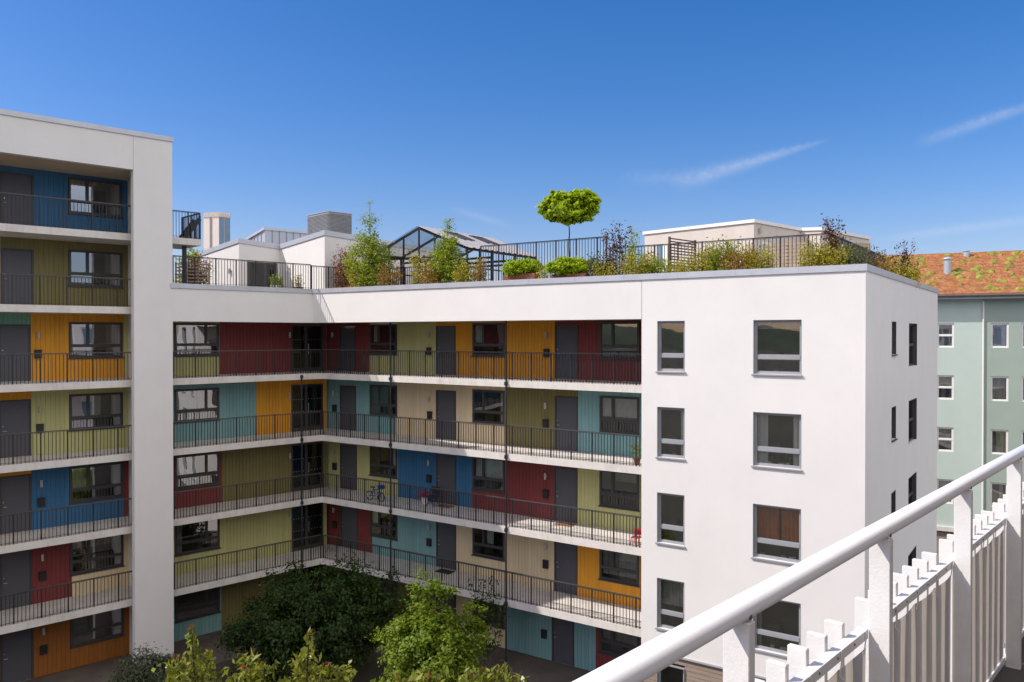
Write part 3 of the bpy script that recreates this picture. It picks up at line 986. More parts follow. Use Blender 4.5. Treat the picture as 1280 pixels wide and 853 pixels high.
def back_wall(parent, W, zf, ceil, spec, wins, row, curtains, slab=WALLY):
    y = slab
    SILL, HEAD, DH = 0.86, 2.31, 2.2
    cut = [(s_at(W, a, y), s_at(W, c, y), zf + SILL, zf + HEAD) for a, c in wins]
    cut += [(s_at(W, a, y), s_at(W, c, y), zf, zf + DH) for a, c in spec['doors']]
    cut += [(s_at(W, a, y), s_at(W, c, y), zf, zf + 2.28) for a, c in spec.get('glazed', [])]
    for a, c, col in spec['clad']:
        x0, x1 = s_at(W, a, y), s_at(W, c, y)
        rects = [(x0, x1, zf, ceil)]
        for h in cut:
            nxt = []
            for r in rects:
                if h[1] <= r[0] + 1e-4 or h[0] >= r[1] - 1e-4 or h[3] <= r[2] or h[2] >= r[3]:
                    nxt.append(r)
                    continue
                if h[0] > r[0] + 1e-3:
                    nxt.append((r[0], h[0], r[2], r[3]))
                if h[1] < r[1] - 1e-3:
                    nxt.append((h[1], r[1], r[2], r[3]))
                xa, xb = max(h[0], r[0]), min(h[1], r[1])
                if h[2] > r[2] + 1e-3:
                    nxt.append((xa, xb, r[2], h[2]))
                if h[3] < r[3] - 1e-3:
                    nxt.append((xa, xb, h[3], r[3]))
            rects = nxt
        over = {c2: (s_at(W, p, y), s_at(W, q, y)) for c2, p, q in spec.get('under', [])}
        keep, moved = [], {}
        for r in rects:
            done = False
            for c2, (p, q) in over.items():
                if c2 != col and r[3] <= zf + SILL + 0.01 and r[0] >= p - 0.02 and r[1] <= q + 0.02:
                    moved.setdefault(c2, []).append(r)
                    done = True
            if not done:
                keep.append(r)
        names = {'lime': 'pale green', 'yellow': 'ochre yellow', 'red': 'oxide red', 'olive': 'olive', 'teal': 'teal', 'cream': 'cream', 'blue': 'blue', 'mint': 'mint green', 'rust': 'rust orange'}
        if keep:
            boards(parent, W, keep, y, M[col], names[col] + ' boarded wall')
        for c2, rr in moved.items():
            boards(parent, W, rr, y, M[c2], names[c2] + ' boards below a window')
    for k, (a, c) in enumerate(wins):
        x0, x1 = s_at(W, a, y), s_at(W, c, y)
        window(parent, W, x0 + 0.01, x1 - 0.01, zf + SILL + 0.01, zf + HEAD - 0.005, y - 0.025, M['frame'], spec.get('wkind', 'gallery'), curtain=curtains.get((row, k)))
    for a, c in spec['doors']:
        door(parent, W, s_at(W, a, y) + 0.004, s_at(W, c, y) - 0.004, zf + 0.002, zf + DH - 0.004, y)
    for a, c in spec.get('glazed', []):
        glass_doors(parent, W, s_at(W, a, y) + 0.004, s_at(W, c, y) - 0.004, zf + 0.002, zf + 2.276, y)
    for a in spec['lampx']:
        lamp(parent, W, s_at(W, a, y), zf + 1.78, y)
    for a in spec['box']:
        letterbox(parent, W, s_at(W, a, y), zf + 1.05, y)


for i, zf in enumerate(FLOORS):
    ceil = FASC + 0.02 if i == 0 else FLOORS[i - 1] - TH
    back_wall(court, WR, zf, ceil, RW[i], RWIN, i, blind_R)

MW = [
    dict(clad=[(196, 274.5, 'lime'), (274.5, 408, 'red')], lampx=[361], box=[]),
    dict(clad=[(196, 320, 'teal'), (320, 408, 'yellow')], lampx=[360], box=[]),
    dict(clad=[(196, 277, 'red'), (277, 408, 'olive')], lampx=[361], box=[]),
    dict(clad=[(196, 408, 'lime')], lampx=[361], box=[]),
    dict(clad=[(196, 276, 'teal'), (276, 408, 'olive')], lampx=[361], box=[]),
]
cur_M = {(2, 0): ('curtain', [(0.0, 0.4, 0.35)]), (1, 0): ('curtain', [(0.55, 0.75, 0.0)]), (0, 0): ('blind', [(0.72, 1.0, 0.5)]), (3, 0): ('curtain', [(0.0, 0.16, 0.0)])}
for i, zf in enumerate(FLOORS):
    ceil = FASC + 0.02 if i == 0 else FLOORS[i - 1] - TH
    sp = dict(MW[i], doors=[], glazed=[(364, 403.5)], wkind='gallery_flip')
    back_wall(court, WMm, zf, ceil, sp, [(217.5, 274)], i, cur_M)

# ==================================================================================================
#  THE TALLER LEFT WING
# ==================================================================================================
tall = thing('apartment_building', 'taller white apartment block with a broad pier beside its stacked colourful galleries', 'building', W=WMm)
TOP, LINT = 21.34, 19.83
obj('corner_pier', MB().box(SM_COL0, SM_COL1, YM, YM + 0.30, 0, TOP - 0.19), M['render'], tall, WMm)
SM_MID = (SM_COL0 + SM_COL1) / 2
obj('party_wall', MB().box(SM_MID - .1, SM_MID + .1, YM + 0.302, WALLY + 0.3, 0, TOP - 0.19), M['render'], tall, WMm)
obj('lintel', MB().box(SM_END, SM_COL0 - 0.002, YM, YM + 0.3, LINT, TOP - 0.19), M['render'], tall, WMm)
obj('wall_joint', MB().box(SM_COL0 - 0.008, SM_COL0 + 0.006, YM - 0.0015, YM + 0.02, LINT + 0.002, TOP - 0.2), M['eaves'], tall, WMm)
obj('ceiling', MB().box(SM_END, SM_MID - .1, YM + 0.302, WALLY + 0.1, LINT + 0.004, LINT + 0.3), M['soffit'], tall, WMm)
coping(tall, WMm, (SM_END, SM_COL1 + 0.04, YM), TOP - 0.19, TOP, 0.4, 2.9)
obj('side_wall', MB().box(SM_COL1 - 0.3, SM_COL1 - 0.002, WALLY + 0.2, 12.9, 0, TOP - 0.19), M['render'], tall, WMm)
obj('rear_wall', MB().box(SM_END, SM_COL1 - 0.3, 12.6, 12.9, 0, TOP - 0.19), M['render'], tall, WMm)
obj('far_pier', MB().box(SM_END - 0.5, SM_END - 0.002, YM, 12.9, 0, TOP - 0.19), M['render'], tall, WMm)
obj('roof_deck', MB().box(SM_END, SM_COL1, YM + 0.3, 12.9, TOP - 0.45, TOP - 0.2), M['roofing'], tall, WMm)
LW = [
    dict(clad=[(-330, -60, 'cream'), (-60, 1, 'red'), (1, 182, 'blue')], doors=[(1, 43)], lampx=[163], box=[]),
    dict(clad=[(-330, -80, 'teal'), (-80, 1, 'cream'), (1, 182, 'olive')], doors=[(1, 42.5)], lampx=[163], box=[]),
    dict(clad=[(-330, -60, 'red'), (-60, 38.5, 'mint'), (38.5, 154.5, 'yellow'), (154.5, 182, 'lime')], doors=[(-2, 38.5)], lampx=[47.5], box=[47]),
    dict(clad=[(-330, -60, 'blue'), (-60, 38.5, 'yellow'), (38.5, 182, 'lime')], doors=[(-2, 38.5)], lampx=[49], box=[49]),
    dict(clad=[(-330, -60, 'olive'), (-60, 38.5, 'yellow'), (38.5, 153.5, 'blue'), (153.5, 182, 'red')], doors=[(-2, 38.5)], lampx=[50], box=[50]),
    dict(clad=[(-330, -60, 'teal'), (-60, 88.5, 'red'), (88.5, 182, 'cream')], doors=[(-2, 38.5)], lampx=[51], box=[51]),
    dict(clad=[(-330, -60, 'cream'), (-60, 182, 'rust')], doors=[(-2, 40)], lampx=[52], box=[52]),
]
cur_L = {(0, 0): ('blind', [(0.0, 1.0, 0.74), (0.72, 1.0, 0)]), (1, 0): ('blind', [(0.7, 1.0, 0.0)]), (2, 0): ('blind', [(0.72, 1, 0)]), (3, 0): ('curtain', [(0.4, 0.6, 0.36)]), (4, 0): ('curtain', [(0.0, 0.3, 0.36), (0.8, 1.0, 0.36)]), (5, 0): ('blind', [(0.0, 1.0, 0.7)])}
allf = UPPER + FLOORS
for i, zf in enumerate(allf):
    ceil = LINT + 0.004 if i == 0 else allf[i - 1] - TH
    back_wall(tall, WMm, zf, ceil, dict(LW[i]), [(86, 153.5), (-200, -100)], i, cur_L)
    if zf > 0:
        gallery(tall, WMm, [(SM_END, 0), (SM_MID - .103, 0), (SM_MID - .103, WALLY + 0.05), (SM_END, WALLY + 0.05)], zf, [(SM_END + 0.05, 0.05), (SM_MID - 0.12, 0.05)])
# the gallery that passes the pier above the middle roof, with a steep stair
sb1 = s_at(WMm, 252, 0.0)
zf = UPPER[0]
gallery(tall, WMm, [(SM_COL1 + 0.003, 0), (sb1, 0), (sb1, WALLY), (SM_COL1 + 0.003, WALLY)], zf, [(SM_COL1 + 0.03, 0.05), (sb1 - 0.04, 0.05), (sb1 - 0.04, WALLY - 0.05)])
ms = MB()
spx = s_at(WMm, 231, 0.4)
ms.box(spx - 0.07, spx + 0.07, 0.35, 0.49, 15.3, zf - TH)
obj('gallery_post', ms, M['black'], tall, WMm)
st = MB()
xa, xb = s_at(WMm, 229, 1.2), s_at(WMm, 248, 1.2)
st.bar((xa, 1.0, zf + 0.1), (xb, 1.0, zf + 1.0), 0.05, 0.16)
st.bar((xa, 1.6, zf + 0.1), (xb, 1.6, zf + 1.0), 0.05, 0.16)
for k in range(6):
    f = (k + 0.5) / 6
    st.box(xa + (xb - xa) * f - 0.1, xa + (xb - xa) * f + 0.1, 1.03, 1.57, zf + 0.1 + 0.9 * f, zf + 0.13 + 0.9 * f)
for f in (0.0, 0.3, 0.6, 0.9):
    st.box(xa + (xb - xa) * f, xa + (xb - xa) * f + 0.09, 0.96, 1.0, zf, zf + 0.45 + 0.75 * f)
obj('stair', st, M['black'], tall, WMm)

# ==================================================================================================
#  ROOF TERRACE
# ==================================================================================================
DECK = 15.30


def Pm(px, d):
    return Vector(((px - 640) / F * d, d))


md = Vector((0.7245, 0.6893))      # along the middle wing, away
nd_ = Vector((0.6893, -0.7245))    # across it, to the right and towards us


def run(p, direction, px):
    r = (px - 640) / F
    t = (r * p.y - p.x) / (direction.x - r * direction.y)
    return p + direction * t


def zpx(y, p):
    return EYE + (HY - y) / F * p.y


# left rooftop house: a stepped block with a vent box and a skylight
q299 = Pm(299, 40.0)
q350 = run(q299, md, 350)
q406 = run(q350, nd_, 406)
q520 = run(q406, md, 560)
q255 = run(q299, -nd_, 250)
back1 = q255 + md * 9
back2 = q520 - nd_ * 7
poly = [q255, q299, q350, q406, q520, back2, back1]
zt = [zpx(315.5, q255), zpx(298, q299), zpx(306, q350), zpx(288, q406), zpx(288, q406) - 0.45, zpx(288, q406) - 0.5, zpx(315.5, q255)]
hut = thing('rooftop_house', 'stepped white rooftop house with a dark glazed door near the tall block', 'building', (q350.x, q350.y, DECK))
obj('wall', MB().prism([tuple(p) for p in poly], DECK, [z - 0.24 for z in zt]), M['render'], hut)
cop = MB()
cen = sum(poly, Vector((0, 0))) / len(poly)
out = []
for i, p in enumerate(poly):
    a, b = poly[i - 1], poly[(i + 1) % len(poly)]
    n1 = Vector(((p - a).y, -(p - a).x)).normalized()
    n2 = Vector(((b - p).y, -(b - p).x)).normalized()
    v = (n1 + n2)
    out.append(p + v / max(0.35, v.length_squared) * 2 * 0.05)
cop.prism([tuple(p) for p in out], [z - 0.238 for z in zt], zt)
obj('coping', cop, M['coping'], hut)
# its door in the recessed face between columns 310 and 346
WB = frame(q299.x, q299.y, md.x, md.y)
d0, d1 = s_at(WB, 310, -0.02), s_at(WB, 346, -0.02)
zd = zpx(326.5, q299)
dm = MB()
dm.box(d0, d0 + 0.08, -0.05, -0.004, DECK, zd).box(d1 - 0.08, d1, -0.05, -0.004, DECK, zd).box(d0 + 0.08, d1 - 0.08, -0.05, -0.004, zd - 0.08, zd)
dm.box(d0 + (d1 - d0) * 0.55, d0 + (d1 - d0) * 0.62, -0.05, -0.004, DECK, zd - 0.08)
dd = obj('door', dm, M['frame'], hut, WB)
obj('pane', MB().add([(d0 + .08, -.03, DECK), (d1 - .08, -.03, DECK), (d1 - .08, -.03, zd - .08), (d0 + .08, -.03, zd - .08)], [(0, 1, 2, 3)]), M['glass_dark'], dd, WB)
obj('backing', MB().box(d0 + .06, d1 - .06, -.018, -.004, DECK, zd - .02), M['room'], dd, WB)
WA = frame(q255.x, q255.y, nd_.x, nd_.y)
lamp(hut, WA, s_at(WA, 289, 0), zpx(338, q299), -0.0)
WC = frame(q350.x, q350.y, nd_.x, nd_.y)
lamp(hut, WC, s_at(WC, 362, 0), zpx(338, q350), -0.0)
# louvred vent box
v411 = Pm(411, 41.5)
v385 = run(v411, -nd_, 384.5)
v440 = run(v411, md, 440)
v4 = v385 + (v440 - v411)
vb = thing('vent_box', 'grey louvred ventilation box on top of the stepped rooftop house', 'vent box', (v411.x, v411.y, zpx(290, v411)))
zb, zt2 = zpx(290.5, v411), zpx(264, v411)
mb = MB().prism([tuple(v385), tuple(v411), tuple(v440), tuple(v4)], zb, zt2 - 0.03)
obj('casing', mb, M['louvre'], vb)
lv = MB()
for a, b in ((v385, v411), (v411, v440)):
    t = (b - a).normalized()
    n = Vector((t.y, -t.x))
    k = 14
    for i in range(k):
        z = zb + 0.08 + (zt2 - zb - 0.15) * i / k
        pa, pb = a + n * 0.02 + t * 0.03, b + n * 0.02 - t * 0.03
        lv.bar((pa.x, pa.y, z), (pb.x, pb.y, z), 0.035, 0.03)
obj('louvres', lv, M['louvre'], vb)
obj('base_flashing', MB().prism([tuple(v385 - md * .05 - nd_ * .05), tuple(v411 - md * .05 + nd_ * .05), tuple(v440 + md * .05 + nd_ * .05), tuple(v4 + md * .05 - nd_ * .05)], zb - 0.32, zb - 0.002), M['coping'], vb)
obj('lid', MB().prism([tuple(v385 - md * .03 - nd_ * .03), tuple(v411 - md * .03 + nd_ * .03), tuple(v440 + md * .03 + nd_ * .03), tuple(v4 + md * .03 - nd_ * .03)], zt2 - 0.028, zt2), M['zinc'], vb)
# zinc skylight house further back
k332 = Pm(331.5, 45.5)
k303 = run(k332, -nd_, 306)
k382 = run(k332, md, 384)
k4 = k303 + (k382 - k332)
sk = thing('rooftop_house', 'low zinc clad skylight house behind the stepped rooftop house', 'building', (k332.x, k332.y, DECK))
zk = zpx(284.5, k332)
zl = zk - 0.55
obj('wall', MB().prism([tuple(k303), tuple(k332), tuple(k382), tuple(k4)], DECK, [zl - .12, zk - .14, zk - .14, zl - .12]), M['zinc'], sk)
obj('roof', MB().prism([tuple(k303 - nd_ * .25 - md * .1), tuple(k332 + nd_ * .08 - md * .1), tuple(k382 + nd_ * .08 + md * .1), tuple(k4 - nd_ * .25 + md * .1)], [zl - .118, zk - .138, zk - .138, zl - .118], [zl, zk, zk, zl]), M['coping'], sk)
se = MB()
for i in range(1, 6):
    p = k332.lerp(k382, i / 6) + nd_ * 0.012
    se.box(p.x - .02, p.x + .02, p.y - .02, p.y + .02, zk - 1.6, zk - .15)
    p = k303.lerp(k332, i / 6) - md * 0.012
    se.box(p.x - .02, p.x + .02, p.y - .02, p.y + .02, zk - 1.6, zl + (zk - zl) * i / 6 - .15)
obj('seams', se, M['louvre'], sk)

# right rooftop house
r942 = Pm(942, 31.5)
r805 = run(r942, -nd_, 805.5)
r1000 = run(r942, md, 1000)
r1026 = run(r1000, nd_, 1026)
r1086 = run(r1026, md, 1086)
rb2 = r1086 - nd_ * 4.5
rb1 = r805 + (rb2 - r805).dot(md) * md
zr = zpx(274.5, r942)
rh = thing('rooftop_house', 'broad pale rooftop house with a white roof edge above the terrace of the end block', 'building', (r942.x, r942.y, DECK))
poly = [r805, r942, r1000, r1026, r1086, rb2, rb1]
zt3 = [zr, zr, zr, zr - .06, zr - .06, zr, zr]
M['house_render'] = surf('pale rooftop render', (0.60, 0.54, 0.49), 0.85, 0.06, 1.5, 0.3, 60, stain=0.05)
obj('wall', MB().prism([tuple(p) for p in poly], DECK, [z - 0.13 for z in zt3]), M['house_render'], rh)
out = []
for i, p in enumerate(poly):
    a, b = poly[i - 1], poly[(i + 1) % len(poly)]
    n1 = Vector(((p - a).y, -(p - a).x)).normalized()
    n2 = Vector(((b - p).y, -(b - p).x)).normalized()
    v = (n1 + n2)
    out.append(p + v / max(0.35, v.length_squared) * 2 * 0.06)
obj('roof_edge', MB().prism([tuple(p) for p in out], [z - 0.128 for z in zt3], zt3), M['white_frame'], rh)
WQ = frame(r805.x, r805.y, nd_.x, nd_.y)
a0, a1 = s_at(WQ, 829, 0), s_at(WQ, 838, 0)
ww = obj('window', MB().box(a0, a1, -0.03, -0.004, DECK + 0.9, zpx(308, r805)), M['white_frame'], rh, WQ)
obj('pane', MB().box(a0 - 0.32, a0 - 0.01, -0.02, -0.004, DECK + 0.9, zpx(308, r805)), M['tower_glass'], ww, WQ)
WS = frame(r942.x, r942.y, md.x, md.y)
a0, a1 = s_at(WS, 951, 0), s_at(WS, 962, 0)
ww = obj('door', MB().box(a0, a1, -0.03, -0.004, DECK, zpx(301, r942)), M['white_frame'], rh, WS)
obj('pane', MB().box(a0 + .08, a1 - .08, -0.04, -0.031, DECK + .2, zpx(301, r942) - .1), M['tower_glass'], ww, WS)
lamp(rh, WS, s_at(WS, 948, 0), zpx(287, r942), 0.0)

# steel and glass garden room with a gabled roof
gr = thing('garden_pavilion', 'black steel framed gabled pavilion with a pale sheet roof on the roof terrace', 'pavilion', (-4.11, 36.0, DECK))
WG = frame(-4.11, 36.0, 0.8257, -0.5641)
HW, EV, RG, LEN = 2.67, 17.06, 18.10, 5.4
fm = MB()
for yy in (0.0, 1.8, 3.6, LEN):
    for sx in (-1, 1):
        fm.box(sx * HW - .045, sx * HW + .045, yy - .045, yy + .045, DECK, EV)
        fm.bar((sx * HW, yy, EV), (0, yy, RG), .07, .10)
    fm.bar((-HW, yy, EV - .25), (HW, yy, EV - .25), .06, .10)
for xx in (-1.78, -0.9, 0.0, 0.9, 1.78):
    zz = RG - (RG - EV) * abs(xx) / HW
    fm.box(xx - .03, xx + .03, -.03, .03, DECK, zz - .05)
fm.bar((0, 0, RG), (0, LEN, RG), .09, .12)
for sx in (-1, 1):
    fm.bar((sx * HW, 0, EV), (sx * HW, LEN, EV), .09, .12)
    fm.bar((sx * HW, 0, EV - 0.8), (sx * HW, LEN, EV - 0.8), .05, .06)
for yy in (0.9, 2.7, 4.5):
    fm.box(HW - .03, HW + .03, yy - .03, yy + .03, DECK, EV)
obj('frame', fm, M['black'], gr, WG)
rf = MB()
ny = 26
for i in range(ny):       # ribbed sheet on the right slope, bare rafters on the left
    y0, y1 = -.15 + (LEN + .3) * i / ny, -.15 + (LEN + .3) * (i + 1) / ny
    h = 0.03 if i % 2 else 0.0
    rf.add([(0.02, y0, RG + .09 + h), (HW + .25, y0, EV + .0 + h), (HW + .25, y1, EV + .0 + h), (0.02, y1, RG + .09 + h)], [(0, 1, 2, 3)])
    rf.add([(0.02, y1, RG + .09), (0.02, y1, RG + .12), (HW + .25, y1, EV + .03), (HW + .25, y1, EV)], [(0, 1, 2, 3)])
obj('roof_sheet', rf, M['polycarb'], gr, WG)
rl = MB().add([(-0.02, -.1, RG + .09), (-HW - .2, -.1, EV + .0), (-HW - .2, LEN + .1, EV + .0), (-0.02, LEN + .1, RG + .09)], [(0, 1, 2, 3)])
obj('roof_glass', rl, M['glass'], gr, WG)
hv = MB()
for yy in (1.1, 3.0):
    a = Vector((0.5, yy, RG + .13 - (RG - EV) * .5 / HW))
    b = Vector((1.5, yy, RG + .13 - (RG - EV) * 1.5 / HW))
    hv.add([(a.x, yy, a.z), (b.x, yy, b.z), (b.x, yy + 1.0, b.z), (a.x, yy + 1.0, a.z)], [(0, 1, 2, 3)])
    hv.bar(a, b, .05, .06).bar((b.x, yy, b.z), (b.x, yy + 1, b.z), .05, .06).bar((a.x, yy + 1, a.z), (b.x, yy + 1, b.z), .05, .06).bar((a.x, yy, a.z), (a.x, yy + 1, a.z), .05, .06)
obj('roof_vents', hv, M['frame'], gr, WG)

# railings of the terrace
GR = 'black baluster railings of the roof terrace'
railing_thing('black railing along the roof edge beside the tall white pier', [(SM_COL1 + 0.1, YM + 0.22), (sMf + 0.05, YM + 0.22)], ROOF, 16.62, GR, WMm)
railing_thing('black railing running back from the court corner behind the birch', [(sMf + 0.25, YM + 0.5), (sMf + 4.6, YM + 0.5)], DECK, 16.60, GR, WMm)
s1, s2, s3 = s_at(WR, 601, .465), s_at(WR, 758, .465), s_at(WR, 761, .465)
railing_thing('higher black railing behind the two clipped globe shrubs', [(s1, .465), (s2, .465)], DECK, 17.05, GR, WR)
s4 = s_at(WR, 1036, .465)
e_ = Vector((WR[0][1], WR[1][1]))
pc = (WR @ Vector((s4, .465, 0))).to_2d()
pe = run(pc, e_, 1106)
ye = .465 + (pe - pc).length
railing_thing('black railing behind the long flower bed, turning the corner of the end block', [(s3 + .05, .465), (s4, .465), (s4, ye)], DECK, 16.62, GR, WR)
s5, s6 = s_at(WR, 488, 1.2), s_at(WR, 601, 1.2)
railing_thing('low black railing in front of the gabled pavilion', [(s5, 1.2), (s6, 1.2)], DECK, 16.45, GR, WR)


# slatted screens
def slat_screen(label, W, x0, x1, y, z0, z1, mat, n=12, posts=2, hgt=0.045):
    p = W @ Vector((x0, y, z0))
    T = thing('slatted_screen', label, 'screen', p)
    mb = MB()
    for i in range(n):
        z = z0 + 0.08 + (z1 - z0 - 0.12) * i / (n - 1)
        mb.box(x0, x1, y - .012, y + .012, z - hgt / 2, z + hgt / 2)
    obj('slats', mb, M[mat], T, W)
    for i in range(posts):
        x = x0 + (x1 - x0) * i / (posts - 1)
        obj('post', MB().box(x - .035, x + .035, y + .014, y + .08, z0, z1 + .03), M[mat], T, W)
    return T


c838 = Pm(838, 29.4)
WSc = frame(c838.x, c838.y, md.x, md.y)
slat_screen('dark slatted screen standing across the terrace railing', WSc, 0, s_at(WSc, 870, 0), 0, DECK, zpx(297, c838), 'slat', 15)
c955 = Pm(956, 29.6)
WSd = frame(c955.x, c955.y, 0.8257, -0.5641)
slat_screen('pale wooden slatted screen beside the broad rooftop house', WSd, 0, s_at(WSd, 1012, 0), 0, DECK, zpx(306, c955), 'slat_pale', 11, 3, 0.075)
c1062 = Pm(1063, 31.0)
WSe = frame(c1062.x, c1062.y, 1.0, .25)
slat_screen('brown slatted screen at the far end of the roof terrace', WSe, 0, s_at(WSe, 1087, 0), 0, DECK, zpx(304, c1062), 'slat_pale', 14, 2, 0.08)
c222 = Pm(220, 37.5)
WSf = frame(c222.x, c222.y, 0.9, 0.25)
slat_screen('low slatted planter screen with a bronze hedge beside the tall block', WSf, 0, s_at(WSf, 261, 0), 0, DECK, zpx(329, c222), 'slat_pale', 9, 4, 0.06)

# ==================================================================================================
#  ROOF PLANTS
# ==================================================================================================
p = (WR @ Vector((s_at(WR, 462, YR + .9), YR + .9, 0))).to_2d()
tree('birch_tree', 'tall young birch with a thin top on the roof edge near the court corner', 'tree', p.x, p.y, DECK,
     [(0, 0, 1.25, 1.05, 0.9, 1.15), (-.1, 0, 2.2, .6, .5, .5), (.05, 0, 3.0, .42, .35, .6), (-.05, 0, 3.75, .16, .14, .35)], 300, 30, .26, .085, .062, 'leaf_birch', 3, .045, 26, 'birch_bark', top=4.0)
p = (WR @ Vector((s_at(WR, 559, YR + .9), YR + .9, 0))).to_2d()
tree('birch_tree', 'slender birch with a wispy top in front of the gabled pavilion', 'tree', p.x, p.y, DECK,
     [(0, 0, 0.95, .74, .6, .9), (0, 0, 1.9, .46, .4, .55), (.02, 0, 2.6, .26, .2, .45)], 240, 28, .22, .08, .058, 'leaf_birch', 8, .035, 20, 'birch_bark', top=2.9)


def ball(px, d, y0, y1, wpx):
    q = (WR @ Vector((s_at(WR, px, YR + d), YR + d, 0))).to_2d()
    return q, zpx(y1, q), zpx(y0, q), wpx / F * q.y / 2


q, zb_, zt_, rx = ball(711, 1.15, 238.5, 281, 82)
zc_ = (zb_ + zt_) / 2 - DECK
BALL = [(rx * a, rx * b, zc_ + rx * c * 1.22, rx * e, rx * .5, rx * h * 1.12) for a, b, c, e, h in
        ((-.62, 0, -.02, .33, .26), (-.40, .1, .12, .34, .30), (-.16, -.1, .16, .26, .26), (.22, .1, .18, .30, .28), (.48, 0, .18, .34, .28), (.66, -.05, .03, .31, .28),
         (-.35, -.2, -.16, .38, .24), (.0, -.15, -.22, .36, .22), (.40, -.2, -.14, .38, .26), (0, .1, 0, .6, .36))]
BALL = rough(BALL[:9], 40, 33, rx * .11) + BALL[9:]
tree('ball_tree', 'round headed maple clipped on a bare stem above the terrace railing', 'tree', q.x, q.y, DECK,
     BALL,
     560, 46, .085, .12, .105, 'leaf_ball', 21, .045, 14, 'bark', top=(zb_ + zt_) / 2 - DECK, up=.6, out=1.8)
for px, wpx, y0, y1, lab, sd in ((652, 54, 321, 341, 'left one of two clipped globe shrubs in long clay troughs', 31), (713, 66, 318, 341, 'larger clipped globe shrub below the round headed maple', 35)):
    q, zb_, zt_, rx = ball(px, .72, y0, y1, wpx)
    tr = thing('planter', 'terracotta trough under the ' + ('left' if px < 700 else 'larger') + ' globe shrub', 'planter', (q.x, q.y, DECK), group='terracotta troughs')
    obj('trough', MB().bbox(-.75, .75, -.2, .2, 0, zpx(343, q) - DECK, .03), M['clay'], tr, frame(q.x, q.y, .8257, -.5641, DECK))
    obj('soil', MB().box(-.70, .70, -.16, .16, zpx(343, q) - DECK + .0005, zpx(343, q) - DECK + .012), M['soil'], tr, frame(q.x, q.y, .8257, -.5641, DECK))
    tree('globe_shrub', lab, 'shrub', q.x, q.y, zb_ - .05, [(0, 0, (zt_ - zb_) * .45, rx * .7, rx * .55, (zt_ - zb_) * .48), (-rx * .5, 0, (zt_ - zb_) * .36, rx * .5, rx * .5, (zt_ - zb_) * .36), (rx * .5, 0, (zt_ - zb_) * .4, rx * .5, rx * .5, (zt_ - zb_) * .38)], 260, 44, .12, .085, .055, 'leaf_globe', sd, .025, 10, up=.7, out=1.6)

